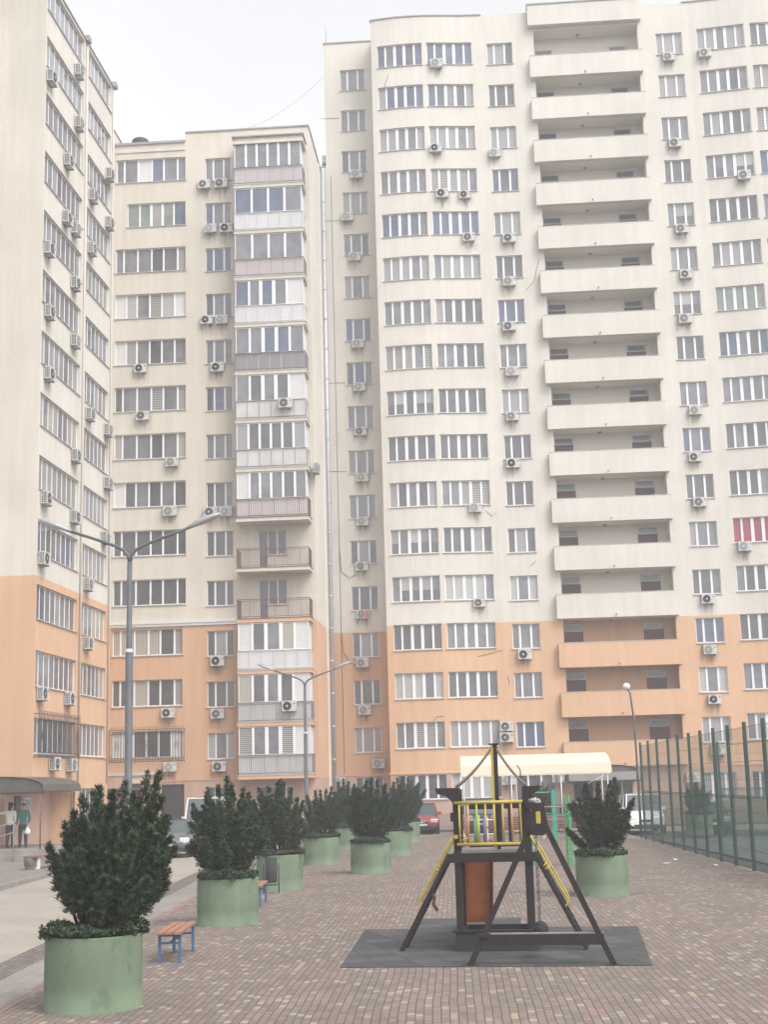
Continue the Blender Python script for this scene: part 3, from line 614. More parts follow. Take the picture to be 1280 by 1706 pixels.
# ornamental grille over the lowest wide window
def grille(parent, x0, x1, z0, z1, y, n, loc=(0, 0, 0), rz=0):
    b = MB()
    for z in (z0, z0 + .22, z1 - .25, z1): b.tube([(x0, y, z), (x1, y, z)], .016, iron, 5)
    for i in range(n + 1):
        x = x0 + (x1 - x0) * i / n; b.tube([(x, y, z0), (x, y, z1)], .013, iron, 5)
    for x in (x0, x1):
        for z in (z0, z1): b.tube([(x, y, z), (x, -.0, z)], .014, iron, 5)
    m_ = n // 2
    for i in range(m_):
        xc = x0 + (x1 - x0) * (i + .5) / m_; r_ = (x1 - x0) / m_ * .42
        b.tube([(xc + r_ * math.cos(t * PI / 6), y - .01, z1 + .02 + .12 * math.sin(t * PI / 6)) for t in range(7)], .011, iron, 4)
    for xc in (x0 + .45, x1 - .45, (x0 + x1) / 2):
        zc = (z0 + z1) / 2
        b.tube([(xc + .11 * math.sin(t * PI / 4), y - .015, zc + .26 * math.cos(t * PI / 4)) for t in range(9)], .012, iron, 4)
        b.tube([(xc + .07 * math.sin(t * PI / 4), y - .015, zc + .09 * math.cos(t * PI / 4)) for t in range(9)], .012, iron, 4)
    return b.build('window_grille', parent, loc, rz)
grille(mid, X(-21.35), X(-17.05), 4.15, 5.95, -.28, 26)
# balconies
BX0, BX1, BY = X(-13.75), X(-9.72), -1.3
#  glazing panes string, lower skirt ('bars','panel','barspink','solid'), open?
BAL = {12: ('mmmmmm', 'pink'), 11: ('bbbm', 'white'), 10: ('mmmm', 'pink'), 9: ('bmbmw', 'white'), 8: ('mmbbm', 'glass'), 7: ('mdmdw', 'grey'), 6: ('lddddl', 'grey'), 5: ('wmmmdm', 'brown'), 4: ('', 'open'), 3: ('', 'open'),
       2: ('wdmcw', 'white'), 1: ('cdmdw', 'bars'), 0: ('smmsw', 'bars')}
for i in range(13):
    z = 3.0 + 2.9 * i; pa, sk = BAL[i]; b = MB()
    slabm = orange if i < 4 else cream_shaded
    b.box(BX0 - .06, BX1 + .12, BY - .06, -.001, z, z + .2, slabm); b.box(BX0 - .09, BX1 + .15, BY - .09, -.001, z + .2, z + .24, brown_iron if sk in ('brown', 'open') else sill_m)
    bal = b.build('balcony', mid)
    zb = z + .26; zt = zb + 1.05; zc = z + 2.9 - .02
    # railing
    bars = sk in ('glass', 'bars', 'pink', 'brown', 'open'); rm = brown_iron if sk in ('brown', 'open') else (rail_grey if sk != 'white' else pvc_old)
    b = MB(); yr = BY - .05; xa, xb = BX0 - .02, BX1 + .07
    for zz in (zb + .06, zt): b.tube([(xa, -.05, zz), (xa, yr, zz), (xb, yr, zz), (xb, -.05, zz)], .022, rm, 6)
    if bars: b.tube([(xa, yr, zt - .1), (xb, yr, zt - .1)], .012, rm, 4)
    nb = 34 if bars else 6
    for q in range(nb + 1):
        x = xa + (xb - xa) * q / nb; b.tube([(x, yr, zb + .06), (x, yr, zt)], .011 if q % 6 else .018, rm, 4, False)
    nb = 9 if bars else 2
    for x in (xa, xb):
        for q in range(nb): b.tube([(x, yr * (1 - (q + 1) / nb), zb + .06), (x, yr * (1 - (q + 1) / nb), zt)], .011, rm, 4, False)
    b.build('railing', bal)
    if sk == 'open':
        continue
    pm = {'glass': g_lite, 'pink': panel_p, 'white': panel_w, 'bars': panel_w, 'grey': mat('grey_white_panel', (.56, .54, .53), .6, var=.12, vscale=1.5, streak=.14), 'brown': panel_p}[sk]
    b = MB(); b.box(BX0, BX1, BY, BY + .04, z + .24, zt - .02, pm); b.box(BX0, BX0 + .04, BY + .04, -.002, z + .24, zt - .02, pm); b.box(BX1 - .04, BX1, BY + .04, -.002, z + .24, zt - .02, pm)
    n = 6
    for q in range(1, n): x = BX0 + (BX1 - BX0) * q / n; b.box(x - .012, x + .012, BY - .006, BY, z + .25, zt - .03, pvc_old)
    b.build('skirt_panel', bal)
    # glazing front and side
    wide = {5: (.17, .15, .16, .17, .17, .15), 9: (.2, .18, .2, .2, .24)}.get(i, tuple([1.0] * len(pa)))
    if pa[-1] == 'w' and i != 9: wide = tuple([1.0] * (len(pa) - 1) + [1.15])
    if i == 2: wide = (.2, .2, .22, .2, .2)
    window(bal, 0, 0, BX1 - BX0 - .002, zc - zt, [(w_, ch) for w_, ch in zip(wide, pa)], mull=.13, loc=(BX0, BY, zt), name='glazing', sill=False, rec=.0)
    window(bal, 0, 0, 1.15, zc - zt, [(1, 'm'), (1, 'm')], mull=.1, loc=(BX1, BY + .08, zt), rz=R(90), name='glazing', sill=False, rec=.0)
    b = MB(); b.box(BX0, BX0 + .03, BY + .09, 0, zt, zc, panel_w); b.build('side_panel', bal)
for j, z in BD:
    if j in (3, 4):
        window(mid, 0, 0, .55, 2.35, [(1, 'd')], loc=(X(-12.75), 0, z + .05), name='balcony_door', sill=False)
        window(mid, 0, 0, 1.1, 1.45, [(1, 'd'), (1, 'd')], loc=(X(-12.2), 0, z + .95))
b = MB(); b.box(BX0 - .1, BX1 + .16, BY - .1, -.001, 40.62, 40.8, cream_shaded); b.box(BX0 - .02, BX1 + .1, BY, -.001, 40.8, 41.05, cream_shaded); b.box(BX0 - .14, BX1 + .2, BY - .14, -.001, 41.05, 41.13, capm); b.build('balcony_roof', mid)

# ================= left building (oblique side facade)
LU0, LV0 = -20.4, 59.8
left = building('apartment_building', 'cream building at the left edge with a blank front wall and oblique side facade', T2, LU0, LV0)
RZ = R(90)
ops = []; lw = []
for j in range(13):
    z = 39.07 - 2.9 * j
    for a, c, kk in ((.15, 5.98, 1), (6.78, 10.95, 2)): ops.append((a, c, z, z + 1.52)); lw.append((j, kk, a, c, z))
ops.append((6.78, 10.95, .95, 2.75))
mzl = lambda u, z: stone_base if z < .5 else (orange if z < 11.95 else cream)
wall(0, 6.3, 2.9, 40.75, [o for o in ops if o[1] < 6.3], left, mzl, zcuts=(11.95,), rz=RZ)
wall(6.302, 11.45, 0, 40.75, [o for o in ops if o[0] > 6.3], left, mzl, zcuts=(.5, 11.95), rz=RZ)
mzlf = lambda u, z: stone_base if z < .9 else (orange_shaded if z < 11.95 else cream_shaded)
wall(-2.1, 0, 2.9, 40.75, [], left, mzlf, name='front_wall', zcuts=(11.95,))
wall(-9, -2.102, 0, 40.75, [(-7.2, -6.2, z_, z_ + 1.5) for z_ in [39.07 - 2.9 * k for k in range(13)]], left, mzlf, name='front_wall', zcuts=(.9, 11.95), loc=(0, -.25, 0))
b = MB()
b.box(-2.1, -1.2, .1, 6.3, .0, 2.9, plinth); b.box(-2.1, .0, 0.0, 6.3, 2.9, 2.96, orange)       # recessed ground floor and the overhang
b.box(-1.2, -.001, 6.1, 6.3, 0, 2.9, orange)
b.box(-2.102, -2.08, -.25, 0, 0, 40.75, cream_shaded)
b.box(-9, -.3, .4, 11.2, 3.2, 40.4, cream_shaded)
b.box(-9, -.001, 11.25, 11.45, 0, 40.75, cream_shaded)
b.build('inner_wall', left)
b = MB(); b.box(-9, .06, -.31, .2, 40.75, 40.83, capm); b.box(-.2, .06, .2, 11.5, 40.75, 40.83, capm)
for y in (6.3, 11.3): b.box(-.25, .22, y - .25, y + .2, 40.7, 40.98, capm)
b.build('roof_edge', left)
b = MB(); b.tube([(.05, 6.32, 40.6), (.05, 6.32, 3)], .05, mat('pale_pipe', (.50, .44, .38), .6), 6); b.tube([(.05, 11.2, 40.6), (.05, 11.2, 3)], .04, MATS['pale_pipe'], 6); b.build('drainpipe', left)
b = MB()   # brick-like red pipe under the overhang
b.tube([(-.1, 5.9, 2.9), (-.1, 5.9, .5)], .05, brown_iron, 6); b.build('waste_pipe', left)
for j, kk, a, c, z in lw:
    n = 8 if kk == 1 else 6
    st = rnd.choice(['m', 'mix', 'l', 'c', 'mix', 'm']) if j > 3 else 'm'
    if j == 8 and kk == 1: st = 's'
    if j == 5 and kk == 2: st = 'mix'
    window(left, 0, 0, c - a, 1.52, panes([1] * n, st), mull=.075, bd=.025, loc=(0, a, z), rz=RZ, name='wide_window')
window(left, 0, 0, 4.17, 1.8, panes([1] * 6, 'm'), mull=.08, bd=.03, loc=(0, 6.78, .95), rz=RZ, name='ground_window')
for z_ in [39.07 - 2.9 * k for k in range(13)]: window(left, 0, 0, 1.0, 1.5, [(1, 'm'), (1, 'm')], loc=(-7.2, -.25, z_))
for v, z in [(64.51, 38.19), (60.3, 35.65), (64.63, 35.43), (63.05, 32.69), (70.2, 35.18), (67.2, 32.66), (62.94, 29.72), (70.2, 32.4), (64.34, 29.72), (60.4, 27.17), (67.1, 29.76), (64.41, 26.94), (60.6, 24.2), (64.54, 24.05), (60.7, 21.29), (67.1, 21.05), (70.3, 21.03), (64.89, 18.42), (70.4, 18.22), (60.6, 15.5), (64.88, 15.43), (70.0, 15.3), (60.4, 12.75), (67.1, 12.5), (67.2, 9.63), (60.5, 6.83), (64.39, 6.82), (62.34, 3.85), (64.8, 3.82)]:
    ac(left, .03, v - LV0, z, rz=RZ, s=1.0)
grille(left, .05, 5.9, 4.1, 5.95, -.25, 34, rz=RZ)
# ground floor of the front: window, door, meter boxes
b = MB(); b.box(-3.15, -2.3, -.30, -.252, .5, 2.65, door_b); b.box(-3.0, -2.85, -.315, -.301, 1.9, 2.1, mat('notice_paper', (.5, .47, .38), .8)); b.build('entrance_door', left)
window(left, 0, 0, 1.1, 1.9, [(1, 'm'), (1, 'd')], loc=(-4.6, -.34, .9), sill=False)
b = MB(); b.box(-1.2, -1.1, 1.2, 1.9, 1.6, 2.5, ac_dark); b.build('meter_box', left)
b = MB(); b.box(-1.2, -1.12, 2.3, 3.2, 1.7, 2.4, ac_white); b.box(-1.12, -1.10, 2.45, 3.05, 1.8, 2.3, ac_grey); b.build('switch_box', left)
#__PART2__
# ================= planters and shrubs
green_paint = mat('green_painted_concrete', (.160, .212, .140), .85, var=.25, vscale=1.6, streak=.16, blotch=.26, fine=.06, bscale=12, bump=.15)
soil = mat('soil', (.035, .028, .02), .95, var=.4, vscale=9)
leaf_a = mat('needle_dark', (.036, .058, .032), .75, var=.45, vscale=3.0, c2=(.021, .038, .026))
leaf_b = mat('needle_green', (.060, .090, .038), .75, var=.4, vscale=4.0)
leaf_c = mat('needle_tip', (.10, .125, .05), .8)
bark = mat('bark', (.05, .04, .032), .9, var=.4, vscale=8)
def sprig(b, p, d, L, w, rg, n=5):
    d = d.normalized(); s = d.cross(Vector((rg.uniform(-1, 1), rg.uniform(-1, 1), rg.uniform(-.3, .3)))).normalized(); t = d.cross(s)
    mi = b.mi(leaf_c if rg.random() < .05 else (leaf_b if rg.random() < .38 else leaf_a))
    for k in range(n):
        a = 2 * PI * k / n + rg.uniform(-.4, .4); o = (s * math.cos(a) + t * math.sin(a)); dd = (d * rg.uniform(.35, 1.0) + o * rg.uniform(.3, .75)).normalized()
        e = p + dd * L * rg.uniform(.7, 1.2); q = dd.cross(d + o * .01).normalized() * w * .5; m_ = p + dd * L * .45
        k0 = len(b.v); b.v += [tuple(p), tuple(m_ + q), tuple(e), tuple(m_ - q)]; b.f.append((k0, k0 + 1, k0 + 2, k0 + 3)); b.m.append(mi); b.smooth.append(False)
def shrub_meshes(seed, H, Rd, npl, nsp, L=.075, w=.03, lean=0.0):
    rg = random.Random(seed); b = MB(); st = MB()
    for i in range(npl):
        a = 2 * PI * (i * .618034) + rg.uniform(-.3, .3); s = math.sqrt((i + .5) / npl)
        top = H * (1 - .30 * s * s) * rg.uniform(.64, 1.05)
        if i % 3 == 2: top *= rg.uniform(.55, .8); s = min(1, s * 1.12)
        tip = Vector((Rd * s * math.cos(a) * rg.uniform(.85, 1.1) + lean * top, Rd * s * math.sin(a) * rg.uniform(.85, 1.1), top))
        base = Vector((.14 * math.cos(a), .14 * math.sin(a), 0)); c = Vector((tip.x * .55, tip.y * .55, top * rg.uniform(.36, .5)))
        P = lambda t: base * (1 - t) ** 2 + c * 2 * t * (1 - t) + tip * t * t
        st.tube([P(t / 7) for t in range(8)], [.020 * (1 - t / 8.5) for t in range(8)], bark, 5)
        for q in range(nsp):
            t = rg.uniform(.31, 1.0) ** .82
            p = P(t); r_ = .012 + .135 * max(0, math.sin(PI * min(1, (t - .14) * 1.13))) ** .75
            o = Vector((rg.gauss(0, 1), rg.gauss(0, 1), rg.gauss(0, 1))); o = o.normalized() * r_ * rg.random() ** .45
            # lumpy outline: finger-like tufts
            tf = .75 + .35 * math.sin(9 * t + i) * math.cos(5 * math.atan2(o.y, o.x) + i * 2)
            p = p + o * tf; d = (tip - c).normalized() * 1.1 + o.normalized() * .55 + Vector((0, 0, .55))
            sprig(b, p, d, L, w, rg, 7)
        for q in range(3):   # side twigs
            t = rg.uniform(.3, .85); p = P(t); e = p + Vector((rg.uniform(-.2, .2), rg.uniform(-.2, .2), rg.uniform(.05, .22)))
            st.tube([p, e], [.008, .003], bark, 4, False)
    return b.mesh('foliage'), st.mesh('stems')
def low_mesh(seed, over):
    rg = random.Random(seed); b = MB()
    for i in range(1500):
        a = rg.uniform(0, 2 * PI); k = .5 + .5 * math.sin(a * 2 + over) * .8 + .2 * math.sin(a * 7)
        r_ = .30 + rg.random() * (.26 + .12 * k); z = .02 + rg.random() * (.06 + .13 * k) * (1 - abs(r_ - .45) * 1.2)
        if r_ > .57: z -= (r_ - .57) * .8 * rg.random(); 
        sprig(b, Vector((r_ * math.cos(a), r_ * math.sin(a), z)), Vector((math.cos(a) * .5, math.sin(a) * .5, .9)), .06, .03, rg, 4)
    return b.mesh('low_growth')
PL = MB(); PL.lathe([(.60, 0), (.605, .3), (.60, .87), (.595, .885), (.525, .885), (.52, .80)], green_paint, 40); PLM = PL.mesh('planter')
SO = MB(); SO.lathe([(.001, .80), (.3, .83), (.52, .79)], soil, 24); SOM = SO.mesh('soil')
SH = [shrub_meshes(3, 2.06, .86, 74, 240, L=.078, w=.012, lean=.24), shrub_meshes(8, 2.0, .86, 52, 180, L=.09, w=.016), shrub_meshes(15, 1.97, .84, 46, 185, L=.09, w=.016, lean=.08), shrub_meshes(27, 2.05, .92, 38, 200, L=.09, w=.016, lean=-.06)]
LOW = [low_mesh(2, .5), low_mesh(5, 2.2)]
PLN = [  # x, y, scale of the shrub, mesh, rot, words for planter, words for shrub
    (-3.78, 18.42, 1.0, 0, 0.0, 'nearest green planter, at the lower left corner of the plaza', 'widest evergreen shrub, in the nearest green planter'),
    (-3.28, 28.80, .98, 1, 1.9, 'green planter just beyond the nearest bench', 'upright evergreen shrub behind the nearest bench'),
    (-2.96, 37.85, 1.0, 2, 3.1, 'green planter directly behind the dark litter bin', 'bushy evergreen shrub in the planter behind the litter bin'),
    (-2.42, 48.9, .85, 3, 4.2, 'fourth green planter along the road side of the plaza', 'paler evergreen shrub in the fourth planter of the road side row'),
    (-1.86, 59.1, 1.0, 2, .8, 'farthest but one green planter of the road side row, half hidden', 'dark evergreen shrub rising behind the two middle planters'),
    (-0.68, 43.5, 1.0, 2, 5.0, 'green planter standing forward in the middle of the plaza with greenery over its left rim', 'grey green shrub in the planter standing forward mid plaza'),
    (0.05, 53.3, .9, 3, 2.5, 'green planter right behind the forward mid plaza one', 'shrub just behind the forward mid plaza shrub'),
    (0.62, 64.8, 1.05, 2, 1.2, 'farthest green planter, beside the red car', 'dark shrub partly hiding the red car'),
    (4.76, 33.35, .88, 3, 3.7, 'lone green planter right of the playground tower', 'loose evergreen shrub in the lone planter right of the playground'),
    (13.6, 64.4, .75, 2, 2.2, 'green planter seen through the mesh fence', 'shrub seen through the mesh fence beside the dark sedan'),
    (7.2, 69.5, .8, 1, .3, 'green planter under the beige awning behind the red benches', 'dark shrub under the beige awning behind the red benches')]
for i, (x, y, s, k, rz, lp, ls) in enumerate(PLN):
    p = thing('planter', lp, 'planter', (x, y, 0), rz * .7, 'round green concrete planters on the plaza')
    obj('ring', PLM, p); obj('soil', SOM, p)
    t = thing('evergreen_shrub', ls, 'shrub', (x, y, .80), rz, 'evergreen shrubs in the green planters')
    f = obj('foliage', SH[k][0], t); f.scale = (s, s, s); g_ = obj('stems', SH[k][1], t); g_.scale = (s, s, s)
    obj('low_growth', LOW[i % 2], t, (0, 0, .06))

# ================= benches, bin
wood_o = mat('orange_brown_plank', (.33, .165, .11), .65, var=.35, vscale=5, stretch=(6, .6, 6))
blue_p = mat('blue_paint', (.06, .13, .235), .55, var=.25, vscale=6)
def bench(x, y, rz, label):
    t = thing('bench', label, 'bench', (x, y, 0), rz, 'backless blue legged benches between the planters')
    b = MB()
    for q in range(3):
        T = Matrix.Translation((-.135 + q * .135, 0, .45)); b.box(-.058, .058, -.88, .88, -.018, .018, wood_o, T)
    b.box(-.18, .18, -.72, -.68, .41, .431, wood_o); b.box(-.18, .18, .68, .72, .41, .431, wood_o)
    b.build('seat', t)
    for yy in (-.74, .74):
        for xx in (-.155, .155):
            l_ = MB(); l_.box(xx - .022, xx + .022, yy - .022, yy + .022, 0, .43, blue_p); l_.box(xx - .04, xx + .04, yy - .04, yy + .04, 0.001, .012, blue_p); l_.build('leg', t)
    b = MB()
    for yy in (-.74, .74): b.box(-.133, .133, yy - .015, yy + .015, .28, .31, blue_p); b.box(-.133, .133, yy - .015, yy + .015, .395, .43, blue_p)
    b.box(-.015, .015, -.724, .724, .282, .308, blue_p); b.build('brace', t)
    return t
bench(-3.50, 23.52, R(0), 'bench with orange brown planks between the two nearest planters')
bench(-3.15, 33.3, R(0), 'bench half hidden behind the second planter, in front of the litter bin')
t = thing('litter_bin', 'dark tilting litter bin on two thin posts before a green planter', 'litter bin', (-3.08, 36.62, 0))
b = MB(); b.lathe([(.001, .26), (.13, .26), (.145, .30), (.15, .86), (.14, .86), (.135, .32)], iron, 18); bb = b.build('bucket', t)
for xx in (-.19, .19):
    b = MB(); b.tube([(xx, 0, 0), (xx, 0, .72)], .014, iron, 6); b.tube([(xx, 0, .6), (xx * .78, 0, .6)], .012, iron, 5); b.build('post', t)
b = MB(); b.tube([(-.19, 0, .2), (.19, 0, .2)], .014, iron, 6); b.build('crossbar', t)

# stone-ended bench by the left porch
stone = mat('rough_stone', (.20, .17, .145), .95, var=.4, vscale=4, fine=.2, bscale=20)
maroon = mat('maroon_plank', (.17, .055, .05), .6, var=.3, vscale=3)
maroon_l = mat('faded_red_plank', (.25, .13, .115), .7, var=.3, vscale=3)
t = thing('bench', 'low red plank bench on round stone supports beside the far left kerb', 'bench', (-11.95, 50.3, 0), R(-14))
for yy in (-1.0, 1.0):
    b = MB(); b.lathe([(.18, .07), (.25, .2), (.27, .42), (.25, .46), (.18, .46)], stone, 18, (-.08, yy, 0)); b.build('support', t)
b = MB(); b.box(-.28, -.02, -1.25, 1.25, .475, .52, maroon_l); b.box(.02, .26, -1.25, 1.25, .475, .52, maroon_l); b.box(.05, .20, -1.08, -.92, .08, .47, pvc_old); b.box(-.28, .26, -1.1, -.9, .462, .474, maroon_l); b.build('seat', t)

# ================= playground tower with A-frame swing
wd = mat('dark_brown_timber', (.026, .018, .018), .8, var=.4, vscale=4, stretch=(2, 2, .6))
wg = mat('dark_grey_timber', (.034, .034, .038), .8, var=.3, vscale=3)
yel = mat('yellow_tube', (.44, .34, .07), .45, var=.25, vscale=6)
och = mat('ochre_tube', (.50, .27, .10), .5, var=.2, vscale=6)
ylg = mat('yellow_green_tube', (.30, .34, .07), .5)
slo = mat('orange_slide', (.80, .36, .18), .4, var=.3, vscale=3, coat=.2)
_n = slo.node_tree.nodes; _l = slo.node_tree.links; _t = _n.new('ShaderNodeBsdfTranslucent'); _t.inputs[0].default_value = (.80, .48, .28, 1)
_m = _n.new('ShaderNodeMixShader'); _m.inputs[0].default_value = .35; _l.new(_n['Principled BSDF'].outputs[0], _m.inputs[1]); _l.new(_t.outputs[0], _m.inputs[2]); _l.new(_m.outputs[0], _n['Material Output'].inputs['Surface'])
slr = mat('red_slide_side', (.40, .09, .05), .5, var=.4, vscale=9)
deckm = mat('grey_deck', (.24, .22, .22), .8, var=.3, vscale=5)
PA = R(-9)
t = thing('play_tower', 'dark timber playground tower with yellow railing, orange slide, mast and A-frame swing', 'playground tower', (.98, 23.15, 0), PA)
WX, WY = 1.24, 1.45    # footprint
b = MB(); b.box(-.03, WX + .03, -.02, .05, 0.002, .30, wg); b.box(-.03, WX + .03, WY - .05, WY, .002, .28, wg); b.box(-.03, .04, .052, WY - .052, .002, .27, wg); b.box(WX - .04, WX + .03, .052, WY - .052, .002, .27, wg); b.box(-.08, WX + .02, -.05, .10, .302, .33, wd); b.build('sandbox_frame', t)
for (x, y) in ((.03, .17), (1.16, .17), (-.06, WY - .1), (1.07, WY - .1)):
    b = MB(); b.box(x - .055, x + .055, y - .055, y + .055, .0, 2.50, wd)
    sx = -1 if x < .5 else 1
    if y < .5:
        b.prism([(x - .06, 2.28), (x - .06, 2.52), (x - .06 - .0 + (.0), 2.52)] if False else ([(x - .055, 2.30), (x - .15, 2.40), (x - .30, 2.44), (x - .33, 2.53), (x + .055, 2.53), (x + .055, 2.3)] if sx < 0 else [(x + .055, 2.30), (x + .13, 2.42), (x + .22, 2.47), (x + .22, 2.53), (x - .055, 2.53), (x - .055, 2.3)]), y - .09, y + .09, wd, 'Y')
        b.box(x + sx * .055, x + sx * .10, y - .05, y + .05, 2.0, 2.14, wd)
    b.build('post', t)
b = MB(); b.box(-.14, WX + .06, .07, .11, 1.36, 1.50, wd); b.box(-.14, WX + .0, WY - .11, WY - .07, 1.36, 1.50, wd); b.box(-.06, -.02, .112, WY - .112, 1.36, 1.5, wd); b.box(WX + .02, WX + .06, .112, WY - .112, 1.36, 1.5, wd)
b.box(-.04, WX + .04, .12, WY - .12, 1.503, 1.54, deckm); b.build('deck', t)
b = MB(); b.box(.10, WX - .1, WY - .16, WY - .12, 1.54, 1.62, wd)
for x in (.62, .80, .98): b.box(x - .035, x + .035, WY - .14, WY - .10, 1.54, 2.25, wd)
b.box(.10, WX - .1, WY - .15, WY - .11, 2.16, 2.25, wd); b.build('back_boards', t)
b = MB(); b.tube([(-.0, .09, 2.29), (1.10, .09, 2.29)], .027, yel, 8); b.tube([(.03, .09, 1.64), (1.06, .09, 1.64)], .027, yel, 8)
for q in range(8):
    x = .08 + q * .14; b.tube([(x, .09, 1.64), (x, .09, 2.29)], .017, [yel, och, ylg, yel, yel, yel, och, yel][q], 8)
b.build('railing', t)
b = MB()
for x in (.10, WX - .1): b.tube([(x, .3, 2.25), (x, WY - .2, 2.25)], .02, yel, 6); b.tube([(x, .3, 1.7), (x, WY - .2, 1.7)], .02, yel, 6)
b.build('side_rail', t)
b = MB(); b.box(.64, .70, .40, .47, 1.54, 3.20, wd); b.box(.595, .637, .405, .465, 1.54, 3.19, yel); b.box(.57, .72, .38, .49, 3.2, 3.225, wd); b.build('mast', t)
strapm = mat('strap', (.15, .11, .10), .8)
b = MB()
for (x, y, sg) in ((.03, .17, -1), (1.16, .17, 1), (-.06, WY - .1, -1), (1.07, WY - .1, 1)):
    pts = []
    for q in range(9):
        u = q / 8; pts.append((.65 + (x - .65) * u, .44 + (y - .44) * u, 3.2 + (2.54 - 3.2) * u - .06 * math.sin(PI * u)))
    b.tube(pts, .022 if y < .5 else .014, strapm, 5)
b.tube([(1.02, .35, 2.86), (1.07, .33, 2.78), (1.07, .33, 2.66)], .012, strapm, 5)
b.build('strap', t)
# slide going down behind the tower
b = MB(); x0, x1 = -.03, .45; sh_ = lambda y: -.115 * (y - WY)
prof = [(WY - .05, 1.50), (WY + .35, 1.36), (WY + 1.1, .80), (WY + 1.9, .26), (WY + 2.3, .14), (WY + 2.6, .12)]
for (ya, za), (yb, zb_) in zip(prof, prof[1:]):
    for (xa, xb, oa, m_) in ((x0, x1, 0, slo),):
        s0, s1 = sh_(ya), sh_(yb)
        P = [(xa + s0, ya, za), (xb + s0, ya, za), (xb + s1, yb, zb_), (xa + s1, yb, zb_), (xa + s0, ya, za - .05), (xb + s0, ya, za - .05), (xb + s1, yb, zb_ - .05), (xa + s1, yb, zb_ - .05)]
        b.face([P[0], P[1], P[2], P[3]], m_, True); b.face([P[4], P[7], P[6], P[5]], m_, True)
    for xx in (x0, x1):
        b.beam((xx + sh_(ya), ya, za + .04), (xx + sh_(yb), yb, zb_ + .04), .06, .22, slr)
b.build('slide', t)
# climbing rails at both sides (leaning legs with yellow handles)
def side_ramp(x_top, x_bot, yy, sgn):
    for y in (.14, .62):
        b = MB(); b.beam((x_top, y, 1.46), (x_bot, y, .02), .06, .13, wd, (0, 1, 0)); b.build('ramp_rail', t)
    b = MB()
    for q in range(1, 7):
        u = q / 7; x = x_top + (x_bot - x_top) * u; z = 1.46 - 1.44 * u; b.tube([(x, .14, z), (x, .62, z)], .022, wd, 6)
    b.build('rung', t)
    dx = x_bot - x_top; L = math.hypot(dx, 1.44); n = Vector((sgn * 1.44 / L, 0, abs(dx) / L))
    for y in (.12, .64):
        b = MB(); P = lambda u, o: Vector((x_top + dx * u, y, 1.46 - 1.44 * u)) + n * o
        b.tube([P(-.20, .03), P(-.18, .08), P(.05, .095), P(.30, .105), P(.50, .11), P(.545, .08), P(.56, .03), P(.55, -.02)], .016, yel, 8)
        b.tube([P(.12, .10), P(.14, .0)], .016, yel, 6); b.tube([P(.17, .0), P(.16, .12)], .018, yel, 6); b.lathe([(.035, -.03), (.035, .03)], yel, 10, tuple(P(-.20, .03)), 'Y')
        b.build('handle', t)
side_ramp(-.12, -.92, .3, -1); side_ramp(1.26, 2.0, .3, 1)
b = MB(); b.tube([(-.45, .38, .88), (-.40, .38, .80), (-.42, .38, .70), (-.36, .38, .60)], .028, mat('rust_strap', (.16, .06, .045), .8), 6); b.build('hanging_strap', t)
# swing frame, in front and to the right
ax, ay = 1.62, -1.62
AX0, AX1 = .36, 2.43      # feet
b = MB()
def foot(x, y): b.box(x - .11, x + .09, y - .06, y + .06, .003, .015, wg)
apex = (1.44, -1.70, 2.22)
for fx in (AX0, AX1):
    l_ = MB(); l_.beam((fx, -1.70, .0), (apex[0] + (.03 if fx > 1.5 else -.03), -1.70, 2.12), .08, .10, wd, (0, 1, 0)); l_.box(fx - .11, fx + .10, -1.78, -1.62, .003, .016, wg); l_.build('swing_leg', t)
b = MB(); b.box(AX0 + .17, AX1 - .13, -1.76, -1.715, .29, .44, wd); b.box(AX0 + .10, AX0 + .32, -1.78, -1.715, .40, .46, wd); b.box(AX0 + .2, AX1 - .13, -1.74, -1.64, .442, .458, deckm); b.build('swing_crossbar', t)
b = MB(); b.prism([(1.36, 1.83), (1.52, 1.83), (1.59, 1.92), (1.52, 2.30), (1.37, 2.30), (1.29, 1.92)], -1.79, -1.765, wd, 'Y'); b.prism([(1.36, 1.83), (1.52, 1.83), (1.59, 1.92), (1.52, 2.30), (1.37, 2.30), (1.29, 1.92)], -1.64, -1.615, wd, 'Y')
b.box(1.415, 1.48, -1.80, -1.792, 2.0, 2.17, yel); b.build('bracket', t)
b = MB(); b.beam((1.44, -1.75, 2.24), (1.16, .17, 2.24), .09, .10, wd); b.build('swing_beam', t)
rag = mat('grey_rag', (.40, .39, .40), .9)
b = MB()
for q in range(7):
    a = q * .9; b.tube([(1.38 + .06 * math.cos(a), -1.74, 2.30 + .01 * q), (1.42 + .05 * math.sin(a), -1.80, 2.34), (1.48 + .03 * math.cos(a), -1.76, 2.27)], .018, rag, 6)
b.build('tied_rag', t)
b = MB(); ch = MATS['dark_iron']
for y in (-.98, -.58):
    n = 30
    for q in range(n):
        z0 = 2.2 - q * (2.2 - .47) / n; z1 = z0 - (2.2 - .47) / n * .9
        b.tube([(1.34 + (y + 1) * .0, y, z0), (1.34, y + (.006 if q % 2 else -.006), z1)], .008 if q % 2 else .005, ch, 4, False)
b.build('chain', t)
b = MB(); b.lathe([(.05, -.23), (.11, -.18), (.12, .18), (.05, .23)], rubber, 14, (1.34, -.78, .40), 'Y'); b.box(1.23, 1.45, -1.0, -.56, .30, .36, rubber); b.build('swing_seat', t)

